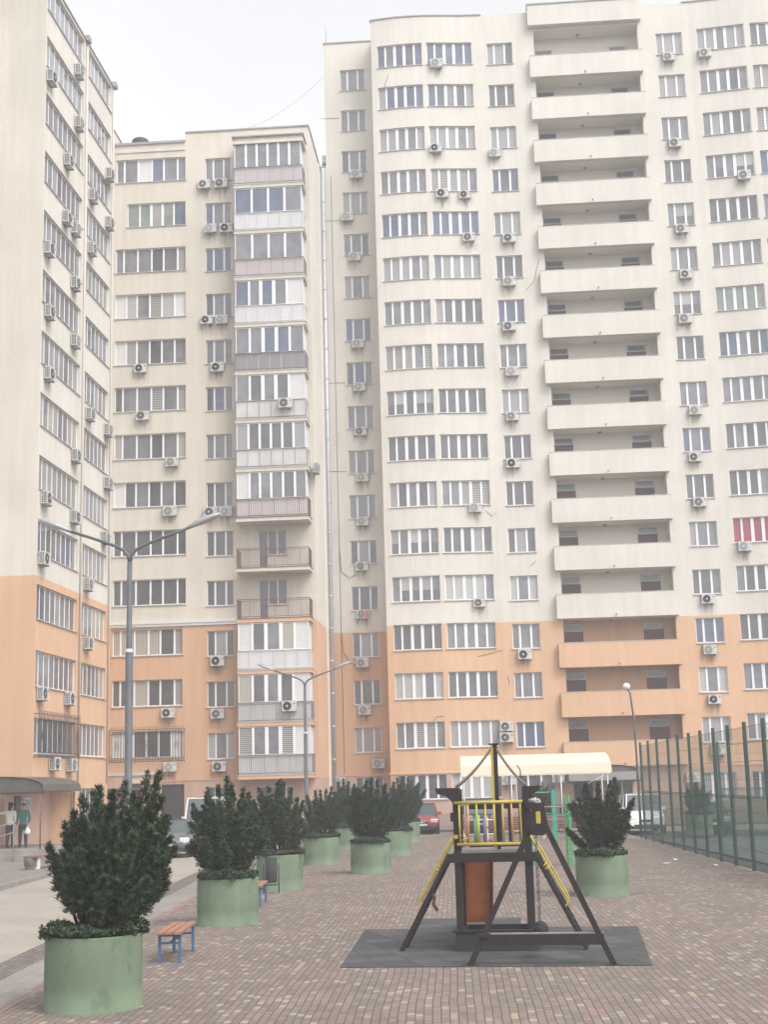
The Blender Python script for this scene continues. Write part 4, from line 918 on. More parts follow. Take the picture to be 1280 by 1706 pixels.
# rubber mat under the tower
rubm = brick_mat('rubber_tile', R(-15), [(.064, .063, .066), (.054, .054, .058)], [((.080, .078, .080), .25)], (.022, .022, .024), bw=.5, bh=.5, off=.0, mw=.008, rough=.9)
o = slab('rubber_mat', [(-.83, 21.62), (3.62, 20.90), (4.32, 26.2), (2.25, 26.7), (2.45, 28.45), (.45, 28.72), (.28, 26.8), (-.55, 26.95)], .002, .012, rubm)

# ================= workout equipment
gp = mat('green_paint_metal', (.07, .30, .11), .5, var=.2, vscale=5); tl = mat('teal_paint_metal', (.05, .28, .24), .5, var=.2, vscale=5); pk = mat('faded_pink_bar', (.42, .20, .20), .5)
t = thing('workout_frame', 'green outdoor exercise frame with perforated ladder post and horizontal bars', 'exercise frame', (5.4, 44.7, 0))
for y in (-.5, .5):
    b = MB(); b.box(-.03, .03, y - .03, y + .03, 0, 2.1, gp); b.build('ladder_post', t)
b = MB(); b.box(-.09, -.05, -.25, -.20, 0, 2.1, gp); b.box(.05, .09, -.2, -.15, 0, 2.05, gp); b.build('post', t)
b = MB()
for q in range(13): b.tube([(0, -.47, .2 + q * .145), (0, .47, .2 + q * .145)], .016, gp, 6)
for q in range(20): b.tube([(-.07, -.226, .15 + q * .095), (.07, -.175, .15 + q * .095)], .012, gp, 5)
b.build('rungs', t)
b = MB(); b.box(-1.14, -.96, .62, .70, 0, 2.0, gp); b.build('post', t)
for z, m_, x0 in ((1.76, pk, -1.05), (1.55, gp, -1.05), (1.38, pk, -.98)):
    b = MB(); b.tube([(x0, .66 if x0 < -1 else .6, z), (-.05, .0, z)], .022, m_, 6); b.build('bar', t)
t = thing('exercise_post', 'teal post of a far exercise machine behind the green frame', 'exercise post', (6.2, 55.5, 0))
b = MB(); b.box(-.08, .04, -.05, .05, 0, 2.2, tl); b.build('post', t)
b = MB(); b.box(.045, .10, -.04, .04, 0, 2.2, gp); b.build('post', t)
b = MB(); b.tube([(-1.2, 0, 2.1), (.0, 0, 2.1)], .03, gp, 6); b.build('bar', t)

# ================= red slatted benches under the awning, toy frame
def slat_bench(x, y, w, label):
    t = thing('garden_bench', label, 'bench', (x, y, 0), R(-4), 'maroon slatted benches under the beige awning')
    b = MB()
    for q in range(5): b.box(-w / 2, w / 2, -.06 + .04 * q - .2, -.03 + .04 * q - .2, .48 + q * .10, .555 + q * .10, maroon)
    b.build('backrest', t); b = MB()
    for q in range(3): b.box(-w / 2, w / 2, -.1 + q * .14, .02 + q * .14, .42, .45, maroon)
    b.build('seat', t)
    for sx in (-1, 1):
        b = MB(); b.box(sx * (w / 2 - .1) - .025, sx * (w / 2 - .1) + .025, -.25, -.20, 0, 1.0, pvc_old); b.box(sx * (w / 2 - .1) - .025, sx * (w / 2 - .1) + .025, .28, .33, 0, .419, pvc_old); b.box(sx * (w / 2 - .1) - .025, sx * (w / 2 - .1) + .025, -.198, .278, .37, .415, pvc_old); b.build('leg', t)
slat_bench(7.6, 64.4, 2.0, 'maroon slatted bench behind the green exercise frame')
slat_bench(5.3, 65.6, 2.2, 'maroon slatted bench seen through the playground railing')
t = thing('play_gym', 'small frame of red, green, yellow and blue posts seen through the yellow railing', 'play frame', (3.65, 62.3, 0))
for x, m_, h in ((-.45, mat('toy_red', (.40, .09, .05), .5), 1.1), (-.12, mat('toy_green', (.05, .20, .08), .5), 1.0), (.05, ylg, 1.15), (.28, mat('toy_blue', (.04, .10, .42), .5), 1.05)):
    b = MB(); b.tube([(x, 0, 0), (x, 0, h)], .05, m_, 8); b.build('post', t)
b = MB()
for z in (.35, .95): b.tube([(-.5, 0, z), (.75, 0, z)], .02, pvc, 6)
b.build('rail', t)
for x in (-.72, .85):
    s_ = thing('child_chair', 'small cream seat %s the coloured toy frame' % ('left of' if x < 0 else 'right of'), 'small seat', (3.65 + x, 61.8, 0), 0, 'small cream seats by the toy frame')
    b = MB(); b.box(-.16, .16, -.16, .16, .28, .33, mat('cream_plastic', (.55, .47, .32), .5)); b.build('seat', s_)
    b = MB(); b.prism([(-.14, .33), (.14, .33), (.09, .62), (-.09, .62)], .12, .16, MATS['cream_plastic'], 'Y'); b.build('backrest', s_)
    b = MB(); b.lathe([(.09, 0), (.06, .28)], MATS['cream_plastic'], 10); b.build('base', s_)

# ================= awning and entrance canopies
fab = mat('beige_awning_fabric', (.60, .52, .41), .85, var=.06, vscale=1.5, stretch=(1, 1, 1))
t = thing('awning', 'long beige fabric awning on thin posts in front of the tower', 'awning', (7.0, 69.8, 0), R(-3))
b = MB(); L = 3.62; n = 8
for k in range(n):
    a0 = PI * k / n; a1 = PI * (k + 1) / n
    def pt(a, x, s=1.0): return (x, 1.6 - 1.6 * math.cos(a) * s, 2.86 + .95 * math.sin(a) ** .8 * s)
    b.face([pt(a0, -L), pt(a0, L - .1 + .15 * math.cos(a0) ** 2), pt(a1, L - .1 + .15 * math.cos(a1) ** 2), pt(a1, -L)], fab, True)
    b.face([pt(a1, -L, .985), pt(a1, L - .12, .985), pt(a0, L - .12, .985), pt(a0, -L, .985)], fab, True)
for sx in (-L, L - .05): b.face([(sx, 1.6 - 1.6 * math.cos(PI * k / 8), 2.86 + .95 * math.sin(PI * k / 8) ** .8) for k in range(9)], fab)
for q in range(24):
    x0 = -L + q * 2 * L / 24; b.face([(x0, -.005, 2.86), (x0 + 2 * L / 24, -.005, 2.86), (x0 + 2 * L / 24 - .02, -.01, 2.78), (x0 + .02, -.01, 2.78)], fab); b.face([(x0, .01, 2.86), (x0 + .02, .01, 2.78), (x0 + 2 * L / 24 - .02, .01, 2.78), (x0 + 2 * L / 24, .01, 2.86)], fab)
b.build('fabric', t)
for x in (-3.5, -1.2, 1.2, 3.45):
    for y in (.05, 3.15): b = MB(); b.tube([(x, y, .0), (x, y, 2.85)], .035, galv, 6); b.build('post', t)
b = MB(); b.tube([(-3.5, .05, 2.84), (3.5, .05, 2.84)], .025, galv, 6); b.tube([(2.2, .05, 2.2), (3.4, .05, 2.75)], .02, galv, 5); b.build('frame', t)
dkc = mat('dark_canopy_sheet', (.10, .088, .078), .5, var=.3, vscale=2); fasc = mat('grey_fascia', (.28, .255, .25), .6, var=.2, vscale=2)
def vault(parent, x0, x1, y0, y1, z0, z1, m_, mf, flat=0.5):
    b = MB(); n = 14; xc = (x0 + x1) / 2; hw = (x1 - x0) / 2
    pts = [(xc + hw * math.cos(PI * k / n), z0 + (z1 - z0) * math.sin(PI * k / n) ** flat) for k in range(n + 1)]
    for (xa, za), (xb, zb_) in zip(pts, pts[1:]):
        b.face([(xa, y0, za), (xb, y0, zb_), (xb, y1, zb_), (xa, y1, za)], m_, True); b.face([(xa * .99 + xc * .01, y1, za - .03), (xb * .99 + xc * .01, y1, zb_ - .03), (xb * .99 + xc * .01, y0, zb_ - .03), (xa * .99 + xc * .01, y0, za - .03)], m_, True)
    b.build('roof', parent)
    b = MB(); b.prism([(x, z - .01) for x, z in pts], y0 + .05, y0 + .07, mf, 'Y'); b.box(x0, x1, y0 + .0, y0 + .12, z0 - .08, z0 - .01, iron); b.build('front_panel', parent)
t = thing('entrance_canopy', 'dark curved canopy with grey fascia over the tower entrance', 'canopy', (12.1, 81.6, 0), -T1, 'curved canopies over building entrances')
vault(t, -2.05, 2.0, 0, 3.2, 2.40, 3.3, dkc, dkc, .45)
b = MB(); b.box(-2.04, 1.96, -.035, -.0, 2.42, 2.88, fasc); b.build('fascia', t)
for x in (-1.95, 1.9): b = MB(); b.box(x - .05, x + .05, .05, .15, 0, 2.33, brown_iron); b.build('post', t)
b = MB(); b.box(-1.6, .3, .6, 3.2, .061, .35, kerbm); b.box(-1.6, .3, .3, .598, .061, .2, kerbm); b.build('steps', t)
b = MB()
for x in (-1.6, .3): b.tube([(x, .2, .1), (x, .2, 1.0), (x, 1.2, 1.25), (x, 3.0, 1.25)], .022, galv, 6)
b.build('handrail', t)
t = thing('entrance_canopy', 'brown vaulted porch canopy at the left edge above two people', 'canopy', (-14.75, 56.0, 0), R(-4.8), 'curved canopies over building entrances')
vault(t, -3.2, 1.28, 0, 4.9, 2.66, 3.27, dkc, dkc, .55)
for x, y in ((1.15, .05), (1.15, 4.3), (-2.6, .05)): b = MB(); b.tube([(x, y, .48), (x, y, 2.6)], .03 if y < 1 else .05, brown_iron, 8); b.build('post', t)
t = thing('porch', 'low concrete porch with one step at the left building entrance', 'porch', (-14.75, 56.0, 0), R(-4.8))
t['category'] = 'porch'
b = MB(); b.box(-4, 2.6, -.3, 5.1, .071, .48, kerbm); b.build('platform', t)
b = MB(); b.box(-.7, 2.2, -.75, -.302, .071, .27, kerbm); b.build('step', t)
hrm = mat('dull_rail_metal', (.27, .27, .27), .5, var=.3, vscale=6)
t = thing('handrail', 'pale metal ramp handrail in front of the two people', 'handrail', (-14.95, 54.9, .07), R(-4.8))
b = MB()
for x, z in ((-.6, .4), (.62, .75)): b.tube([(x, 0, 0), (x, 0, z + .75)], .022, hrm, 6)
b.build('post', t); b = MB(); b.tube([(-.6, 0, 1.12), (.62, 0, 1.48)], .022, hrm, 6); b.tube([(-.6, 0, .75), (.62, 0, 1.1)], .018, hrm, 6); b.tube([(-.2, 0, .0), (.1, 0, 1.3)], .016, hrm, 6); b.build('rail', t)

# ================= lamps
def double_lamp(x, y, zf, label, rot=0):
    t = thing('street_lamp', label, 'street lamp', (x, y, 0), rot, 'double headed street lamps')
    b = MB(); b.tube([(0, 0, 0), (0, 0, 1.3), (0, 0, 1.32), (0, 0, zf - 2.5), (0, 0, zf - 2.45), (0, 0, zf - .05)], [.135, .13, .105, .10, .08, .07], steel, 14); b.lathe([(.19, 0.001), (.19, .03), (.10, .05)], steel, 14)
    b.lathe([(.095, zf - 2.52), (.095, zf - 2.40)], galv, 14); b.build('pole', t)
    for sx in (-1, 1):
        b = MB(); b.tube([(0, 0, zf - .08), (sx * .04, 0, zf + .12), (sx * .16, 0, zf + .27), (sx * .40, 0, zf + .40), (sx * 1.0, 0, zf + .62), (sx * 1.75, 0, zf + .88)], [.055, .05, .045, .042, .04, .038], steel, 10); b.build('arm', t)
        # head: flattened leaf shape
        h = MB(); d = Vector((sx * .93, 0, .36)).normalized(); nn = Vector((-sx * .36, 0, .93)).normalized(); o = Vector((sx * 1.60, 0, zf + .83)); rings = []
        st = [(0, .06, .06), (.10, .10, .08), (.30, .17, .12), (.55, .20, .125), (.78, .18, .10), (.92, .11, .055), (.97, .02, .012)]
        for u, wy, hz_ in st:
            k = len(h.v); rings.append(k)
            for j in range(14):
                a = 2 * PI * j / 14; zz = math.sin(a); zz = zz * hz_ if zz > 0 else zz * hz_ * .45
                h.v.append(tuple(o + d * u + nn * zz + Vector((0, 1, 0)) * wy * math.cos(a)))
        m1 = h.mi(mat('lamp_head_grey', (.30, .31, .32), .4, metal=.2)); m2 = h.mi(mat('lamp_lens', (.42, .43, .42), .25))
        for k0, k1 in zip(rings, rings[1:]):
            for j in range(14): h.f.append((k0 + j, k0 + (j + 1) % 14, k1 + (j + 1) % 14, k1 + j)); h.m.append(m1 if j < 7 else m2); h.smooth.append(True)
        h.f.append(tuple(rings[0] + j for j in range(14))[::-1]); h.m.append(m1); h.smooth.append(False)
        h.f.append(tuple(rings[-1] + j for j in range(14))); h.m.append(m1); h.smooth.append(False)
        h.build('lamp_head', t)
double_lamp(-6.9, 37.8, 8.72, 'tall grey double headed street lamp by the road at the left', R(-2))
double_lamp(-4.42, 75.0, 7.75, 'smaller looking double headed street lamp in front of the balcony stack', R(-2))
t = thing('street_lamp', 'slim pole with a single round white lamp beside the fence', 'street lamp', (10.80, 63.2, 0))
b = MB(); b.tube([(0, 0, 0), (0, 0, 3.5), (-.03, 0, 5.2), (-.12, 0, 6.2), (-.24, 0, 6.42)], [.065, .05, .045, .04, .035], steel, 10); b.build('pole', t)
b = MB(); b.lathe([(.02, -.02), (.13, .0), (.17, .10), (.15, .20), (.07, .27), (.01, .28)], mat('white_globe', (.68, .62, .58), .3), 16, (-.27, 0, 6.40)); b.build('lamp_head', t)

# ================= fence round the sports court
fg = mat('fence_green_paint', (.024, .058, .046), .5, var=.3, vscale=4)
fn = bpy.data.materials.new('green_shade_net'); fn.use_nodes = True; n_ = fn.node_tree.nodes; l_ = fn.node_tree.links
pb = n_['Principled BSDF']; pb.inputs['Base Color'].default_value = (.05, .115, .085, 1); pb.inputs['Roughness'].default_value = .9
tr = n_.new('ShaderNodeBsdfTransparent'); mxs = n_.new('ShaderNodeMixShader'); mxs.inputs[0].default_value = .40
l_.new(tr.outputs[0], mxs.inputs[1]); l_.new(pb.outputs[0], mxs.inputs[2]); l_.new(mxs.outputs[0], n_['Material Output'].inputs['Surface'])
fb = [(1077, 61.6, 10.70), (0, 59.3, 10.62), (0, 56.7, 10.50), (0, 54.0, 10.42), (0, 51.6, 10.31), (0, 49.2, 10.22), (0, 46.9, 10.12), (0, 44.6, 10.03), (0, 42.3, 9.94), (0, 39.9, 9.85), (0, 37.5, 9.75), (0, 35.1, 9.66), (0, 32.7, 9.56)]
t = thing('mesh_fence', 'tall green mesh fence with square posts along the right side of the plaza', 'fence', (9.85, 39.9, 0), 0, 'fences of the sports court')
def fence_run(t, P, ox, oy, H=3.95):
    for (x, y) in P:
        b = MB(); b.box(x - ox - .045, x - ox + .045, y - oy - .045, y - oy + .045, -.09, H + .08, fg); b.build('post', t)
    for (xa, ya), (xb, yb) in zip(P, P[1:]):
        b = MB(); a = Vector((xa - ox, ya - oy, 0)); c = Vector((xb - ox, yb - oy, 0)); d = c - a
        for z in (.08, .55, 1.05, 1.55, 2.45, 2.95, 3.45, 3.88): b.tube([a + Vector((0, 0, z)), c + Vector((0, 0, z))], .0055, fg, 3, False)
        for z in (1.95, 2.0): b.tube([a + Vector((0, 0, z)), c + Vector((0, 0, z))], .015, fg, 4, False)
        n = int(d.length / .10)
        for q in range(1, n): p = a + d * q / n; b.tube([p + Vector((0, 0, .03)), p + Vector((0, 0, 3.9))], .0035, fg, 3, False)
        pn = b.build('wire_panel', t)
        b = MB(); nv = d.cross(Vector((0, 0, 1))).normalized() * .02
        b.face([a + nv + Vector((0, 0, .03)), c + nv + Vector((0, 0, .03)), c + nv + Vector((0, 0, 1.95)), a + nv + Vector((0, 0, 1.95))], fn); b.build('shade_net', t)
fence_run(t, [(p[2], p[1]) for p in fb], 9.85, 39.9)
t = thing('mesh_fence', 'far end section of green mesh fence across the sports court', 'fence', (10.7, 61.6, 0), 0, 'fences of the sports court')
fence_run(t, [(14.0 + 3.2 * q, 61.6 - .2 * q) for q in range(6)], 10.7, 61.6, 3.9)

# ================= vehicles
glassc = mat('car_glass', (.045, .06, .065), .08, coat=1); tyre = mat('tyre', (.018, .018, .02), .85); rimm = mat('wheel_rim', (.45, .45, .46), .35, metal=.6); lampc = mat('headlight', (.62, .63, .64), .15, coat=1); plate = mat('number_plate', (.62, .62, .60), .5); blk = mat('black_trim', (.02, .02, .022), .5); redl = mat('tail_light', (.35, .02, .02), .3)
def car(name, label, col, L, Wd, H, loc, rz, hood=.28, belt=.93, boxy=False, round_l=False, trim=blk, group='parked cars in front of the buildings'):
    t = thing(name, label, 'car', loc, rz, group)
    hw = Wd / 2; b = MB(); xf = L / 2
    hood_x = xf - L * hood
    st = [(-xf, .45, .70, .86), (-xf + .08, .24, belt - .06, .94), (-xf + .5, .22, belt, 1), (-.3 * L, .22, belt + .02, 1), (0, .22, belt, 1), (hood_x, .22, belt - .0, 1), (xf - .5, .22, belt - .10, .98), (xf - .15, .24, belt - .2, .92), (xf - .02, .3, belt - .30, .84), (xf, .38, .56, .76)]
    rings = []
    for x, zl, zt, k in st:
        w = hw * k; r0 = len(b.v); rings.append(r0)
        sec = [(-w * .92, zl), (-w, zl + (zt - zl) * .25), (-w, zl + (zt - zl) * .7), (-w * .94, zt - .03), (-w * .72, zt + .02), (0, zt + .05), (w * .72, zt + .02), (w * .94, zt - .03), (w, zl + (zt - zl) * .7), (w, zl + (zt - zl) * .25), (w * .92, zl)]
        b.v += [(x, y, z) for y, z in sec]
    mi = b.mi(col); mb = b.mi(trim)
    for k0, k1 in zip(rings, rings[1:]):
        for j in range(10): b.f.append((k0 + j, k0 + j + 1, k1 + j + 1, k1 + j)); b.m.append(mb if j in (0, 9) else mi); b.smooth.append(j not in (0, 9))
        b.f.append((k0 + 10, k0, k1, k1 + 10)); b.m.append(mb); b.smooth.append(False)
    for k in (rings[0], rings[-1]): b.f.append(tuple(k + j for j in range(11))); b.m.append(mi); b.smooth.append(False)
    b.build('body', t)
    # greenhouse
    xr = -xf + (.12 if boxy else .25); xrt = -xf + (.25 if boxy else .75); xw = hood_x + .12; xft = hood_x - (.35 if boxy else .75)
    wb, wt = hw * .90, hw * (.80 if boxy else .72); zb = belt; 
    g = MB(); A = [(xw, -wb, zb), (xw, wb, zb), (xft, wt, H - .05), (xft, -wt, H - .05)]; g.face(A, glassc)
    Bk = [(xr, wb, zb), (xr, -wb, zb), (xrt, -wt, H - .06), (xrt, wt, H - .06)]; g.face(Bk, glassc)
    for s in (-1, 1):
        g.face([(xr, s * wb, zb), (xw, s * wb, zb), (xft, s * wt, H - .05), (xrt, s * wt, H - .06)], glassc)
    g.build('glazing', t)
    r_ = MB(); r_.face([(xrt - .04, -wt, H - .05), (xft + .04, -wt, H - .04), (xft - .05, 0, H), (xrt, 0, H)][::-1], col, True); r_.face([(xrt - .04, wt, H - .05), (xft + .04, wt, H - .04), (xft - .05, 0, H), (xrt, 0, H)], col, True)
    for s in (-1, 1):
        for (p, q) in (((xw, s * wb, zb), (xft, s * wt, H - .05)), ((xr, s * wb, zb), (xrt, s * wt, H - .06)), ((xrt, s * wt, H - .05), (xft, s * wt, H - .045)), (((xw + xr) / 2, s * (wb + .01), zb), ((xft + xrt) / 2 - .05, s * (wt + .01), H - .06))):
            r_.beam(p, q, .05, .07, col)
    r_.box(xft - .0, xft + .04, -wt, wt, H - .075, H - .03, col); r_.build('roof', t)
    wr = .33
    for sx in (1, -1):
        for s in (-1, 1):
            wv = obj('wheel', None, t, (sx * (L * .5 - .82), s * (hw - .10), wr)); wv.empty_display_size = .2
            m_ = MB(); m_.lathe([(.18, -.11), (wr - .03, -.11), (wr, -.07), (wr, .07), (wr - .03, .11), (.18, .11)], tyre, 20, (0, 0, 0), 'Y'); m_.build('tyre', wv)
            m_ = MB(); m_.lathe([(.01, s * .08), (.21, s * .10), (.22, s * .115), (.205, s * .118)], rimm, 16, (0, 0, 0), 'Y'); m_.build('rim', wv)
            b = MB(); b.lathe([(wr + .06, s * (-.06)), (wr + .06, s * .108)], blk, 20, (sx * (L * .5 - .82), s * (hw - .10), wr + .01), 'Y'); b.build('wheel_arch', t)
    for s in (-1, 1):
        b = MB()
        if round_l: b.lathe([(.01, 0), (.13, -.01), (.13, -.05)], lampc, 14, (xf + .01, s * hw * .66, .80), 'X'); 
        else: b.prism([(xf - .28, .66), (xf - .02, .60), (xf - .0, .72), (xf - .20, .78)], s * hw * .50, s * hw * .93, lampc, 'Y')
        b.build('headlight', t)
        b = MB(); b.box(-xf - .01, -xf + .1, s * hw * .8 - .12, s * hw * .8 + .08, .68, .86, redl); b.build('tail_light', t)
        b = MB(); b.box(xw - .35, xw - .22, s * (wb + .02) - .0, s * (wb + .02) + s * .18, zb + .03, zb + .17, col if not round_l else blk); b.build('mirror', t)
    b = MB(); b.box(xf - .10, xf + .015, -hw * .62, hw * .62, .24, .44, blk); b.box(xf - .1, xf + .012, -hw * .34, hw * .34, .55, .66, blk); b.build('grille', t)
    b = MB(); b.box(xf + .016, xf + .03, -.26, .26, .44, .54, plate); b.build('number_plate', t)
    return t, xf
carred = mat('dark_red_car_paint', (.26, .025, .035), .3, coat=.8, var=.1); carwhite = mat('white_car_paint', (.72, .72, .73), .3, coat=.8); cardk = mat('dark_car_paint', (.03, .032, .036), .3, coat=.8); carsil = mat('silver_car_paint', (.34, .34, .36), .3, coat=.8, metal=.3); cargr = mat('dark_grey_car_paint', (.085, .085, .095), .3, coat=.8)
t, xf = car('parked_car', 'dark red crossover facing the plaza with a chrome grille badge', carred, 4.3, 1.78, 1.60, (1.60, 76.8, -.05), R(-92))
b = MB(); b.tube([(xf + .03, -.20, .74), (xf + .035, -.12, .60), (xf + .035, .12, .60), (xf + .03, .20, .74)], .022, rimm, 6); b.lathe([(.075, 0), (.075, .02), (.05, .02), (.05, 0)], rimm, 14, (xf + .02, 0, .68), 'X'); b.build('badge', t)
car('parked_car', 'dark off-road car with round headlights behind the playground railing', cardk, 4.0, 1.75, 1.78, (4.55, 75.6, -.05), R(-90), hood=.22, boxy=True, round_l=True)
car('parked_car', 'silver saloon behind the maroon benches', carsil, 4.4, 1.72, 1.42, (8.6, 74.0, -.05), R(178))
car('parked_car', 'white utility vehicle with black bumper behind the near end of the fence', carwhite, 4.5, 1.85, 1.85, (12.0, 69.9, -.05), R(-94), hood=.2, belt=1.05, boxy=True)
car('parked_car', 'dark saloon seen through the fence at the right', cardk, 4.5, 1.75, 1.42, (15.0, 68.6, -.1), R(-100))
car('parked_car', 'dark grey hatchback with pale wheels half hidden by the nearest shrubs', cargr, 4.1, 1.70, 1.48, (-8.98, 58.8, -.05), R(-84))
car('parked_van', 'white van with bluish windscreen rising above the shrubs', carwhite, 4.9, 1.85, 2.22, (-9.3, 72.3, -.05), R(-88), hood=.14, belt=1.15, boxy=True)

# ================= people
skinm = mat('skin', (.42, .24, .17), .6); hair = mat('dark_hair', (.018, .014, .012), .6)
def skin_obj(name, V, E, m, parent=None, sub=1, root=0):
    me = bpy.data.meshes.new(name); me.from_pydata([v[0] for v in V], E, []); me.materials.append(m)
    o = obj(name, me, parent); sv = me.skin_vertices
    if not sv: me.skin_vertices_new = None
    return o, me
def skin_mesh(name, V, E, m, parent, root=0):
    bm = __import__('bmesh').new(); lay = bm.verts.layers.skin.verify(); vs = []
    for i, (p, r_) in enumerate(V):
        v = bm.verts.new(p); rr = r_ if isinstance(r_, tuple) else (r_, r_); v[lay].radius = rr; v[lay].use_root = (i == root); vs.append(v)
    for a, c in E: bm.edges.new((vs[a], vs[c]))
    me = bpy.data.meshes.new(name); bm.to_mesh(me); bm.free(); me.materials.append(m)
    o = obj(name, me, parent); k = o.modifiers.new('skin', 'SKIN'); k.use_smooth_shade = True; s = o.modifiers.new('sub', 'SUBSURF'); s.levels = 2; s.render_levels = 2
    return o
def person(label, loc, rz, arms, top_m, leg_m, bag=False, hair_long=False):
    t = thing('person', label, 'person', loc, rz)
    V = [((0, 0, .95), (.14, .11)), ((0, 0, 1.15), (.12, .09)), ((0, 0, 1.36), (.15, .10)), ((0, .01, 1.46), (.06, .06)), ((0, .01, 1.52), (.05, .05)), ((0, -.01, 1.60), (.075, .085)), ((0, 0, 1.68), (.07, .08)), ((0, -.09, 1.60), (.016, .02))]
    E = [(0, 1), (1, 2), (2, 3), (3, 4), (4, 5), (5, 6), (5, 7)]
    legs = []
    for s in (-1, 1):
        k = len(V); V += [((s * .10, 0, .86), .095), ((s * .11, -.01, .48), .062), ((s * .115, .02, .09), .04), ((s * .13, -.10, .04), .035), ((s * .135, -.16, .03), .028)]
        E += [(0, k), (k, k + 1), (k + 1, k + 2), (k + 2, k + 3), (k + 3, k + 4)]; legs.append(k)
    hands = []
    for s, (el, wr_) in zip((-1, 1), arms):
        k = len(V); sh = (s * .19, 0, 1.40); V += [(sh, .055), (el, .042), (wr_, .028)]; E += [(2, k), (k, k + 1), (k + 1, k + 2)]
        d = (Vector(wr_) - Vector(el)).normalized(); side = d.cross(Vector((0, 1, 0))).normalized() if abs(d.y) < .9 else Vector((1, 0, 0)); nrm = d.cross(side)
        p = Vector(wr_) + d * .06; kp = len(V); V.append((tuple(p), (.036, .018))); E.append((k + 2, kp))
        for q in range(4):
            f0 = p + d * .04 + side * (-.027 + .018 * q); f1 = f0 + d * (.030 + .006 * (q in (1, 2))) + nrm * .004; f2 = f1 + d * .022 + nrm * .014
            kk = len(V); V += [(tuple(f0), .008), (tuple(f1), .008), (tuple(f2), .007)]; E += [(kp, kk), (kk, kk + 1), (kk + 1, kk + 2)]
        kk = len(V); th = Vector(wr_) + d * .03 + side * (-.035); V += [(tuple(th), .010), (tuple(th + d * .035 - side * .012), .008)]; E += [(k + 2, kk), (kk, kk + 1)]
        hands.append(p)
    skin_mesh('body', V, E, skinm, t)
    # clothes
    C = [((0, 0, .84), (.165, .135)), ((0, 0, 1.14), (.145, .115)), ((0, 0, 1.36), (.17, .12)), ((0, .01, 1.46), (.07, .07))]; CE = [(0, 1), (1, 2), (2, 3)]
    for s, (el, wr_) in zip((-1, 1), arms):
        k = len(C); C += [((s * .19, 0, 1.40), .072), (el, .056), (tuple(Vector(el) + (Vector(wr_) - Vector(el)) * .92), .042)]; CE += [(2, k), (k, k + 1), (k + 1, k + 2)]
    skin_mesh('jacket', C, CE, top_m, t)
    C = [((0, 0, .98), (.15, .12)), ((0, 0, .90), (.16, .125))]; CE = [(0, 1)]
    for s in (-1, 1):
        k = len(C); C += [((s * .10, 0, .82), .11), ((s * .11, -.01, .48), .08), ((s * .115, .02, .06), .06)]; CE += [(1, k), (k, k + 1), (k + 1, k + 2)]
    skin_mesh('trousers', C, CE, leg_m, t, 1)
    for s in (-1, 1):
        skin_mesh('shoe', [((s * .115, .04, .05), .045), ((s * .13, -.10, .045), .042), ((s * .135, -.18, .035), .03)], [(0, 1), (1, 2)], blk, t)
    hv_ = [((0, .03, 1.66), (.09, .09)), ((0, .0, 1.70), (.085, .08))]; he = [(0, 1)]
    if hair_long: hv_ += [((0, .07, 1.55), (.08, .05)), ((0, .09, 1.44), (.07, .035))]; he += [(0, 2), (2, 3)]
    skin_mesh('hair', hv_, he, hair, t)
    return t, hands
white_knit = mat('white_sweater', (.62, .60, .56), .9, var=.1, vscale=12); tealj = mat('teal_jacket', (.04, .15, .135), .8, var=.2, vscale=6); dark_cl = mat('dark_trousers', (.03, .028, .035), .85)
person('person in a white sweater and dark trousers, one arm stretched to the left', (-15.12, 57.3, .48), R(170), [((-.22, .05, 1.14), (-.16, -.12, 1.0)), ((.46, .0, 1.36), (.72, -.05, 1.38))], white_knit, dark_cl, hair_long=True)
t, hd = person('person in a teal jacket and dark trousers, back turned, holding a small white bag', (-14.66, 57.5, .48), R(200), [((-.24, .06, 1.15), (-.22, -.14, .98)), ((.24, .05, 1.15), (.22, -.12, 1.0))], tealj, dark_cl)
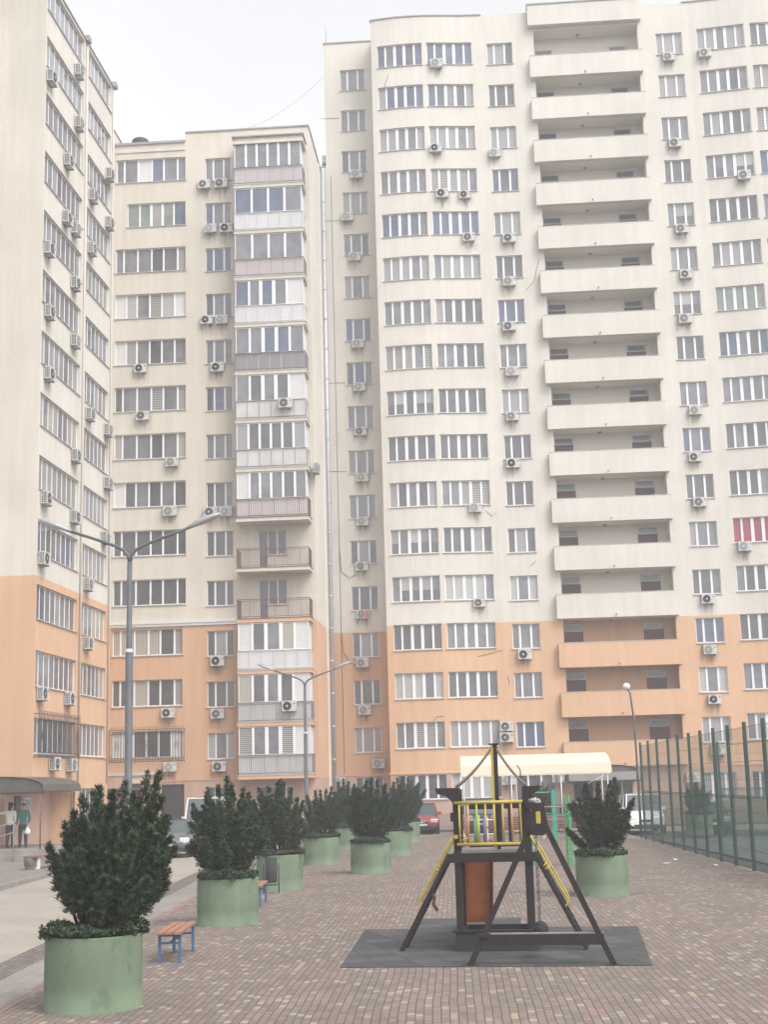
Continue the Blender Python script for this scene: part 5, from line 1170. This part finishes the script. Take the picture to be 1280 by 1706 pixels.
t = thing('bag', 'small white plastic bag held by the person in teal', 'bag', (-14.46, 57.40, 1.05))
b = MB(); b.lathe([(.02, .28), (.05, .22), (.12, .10), (.13, .02), (.08, -.04), (.01, -.05)], mat('white_bag', (.75, .75, .74), .6), 10); b.build('pouch', t); b = MB(); b.tube([(-.02, 0, .26), (0, 0, .40), (.02, 0, .26)], .008, MATS['white_bag'], 5); b.build('bag_handle', t)

for i, (x, y, a) in enumerate(((8.3, 44.3, .3), (8.9, 46.0, 1.2), (10.0 - .6, 42.6, 2.0))):
    t = thing('paper_scrap', ('small crumpled pale paper scrap on the paving right of the lone planter', 'pale torn scrap lying farther back by the fence foot', 'pale flattened scrap nearest the mesh fence')[i], 'litter', (x, y, .004), a, 'scraps of litter on the paving by the fence')
    b = MB(); b.face([(-.14, -.05, 0), (.12, -.07, .01), (.17, .04, .0), (0, .08, .025), (-.12, .05, .005)], pvc); b.face([(-.12, .05, .006), (0, .08, .026), (.02, .02, .05), (-.09, -.01, .03)], pvc); b.build('scrap', t)
# overhead wire from roof to roof
t = thing('overhead_cable', 'thin sagging cable strung between the roof of the balcony building and the narrow block', 'cable', (0, 0, 0))
b = MB(); pa_, pb_ = Vector((-9.2, 82.5, 42.6)), Vector((-3.22, 87.9, 49.2)); b.tube([pa_.lerp(pb_, q / 12) - Vector((0, 0, .7 * math.sin(PI * q / 12))) for q in range(13)], .009, cablem, 4); b.build('wire', t)
# ------------------------------------------------------------------ haze
b = MB(); b.box(-60, 60, -8, 110, -1.5, 60, asph)
hz = b.build('haze', None, kind='stuff')
hm = bpy.data.materials.new('air'); hm.use_nodes = True; hn = hm.node_tree.nodes; hn.clear()
hv = hn.new('ShaderNodeVolumePrincipled'); hv.inputs['Color'].default_value = (.93, .95, 1.0, 1); hv.inputs['Density'].default_value = 0.0018; hv.inputs['Anisotropy'].default_value = 0.3
ho = hn.new('ShaderNodeOutputMaterial'); hm.node_tree.links.new(hv.outputs[0], ho.inputs['Volume'])
hz.data.materials.clear(); hz.data.materials.append(hm)
S.cycles.volume_bounces = 1
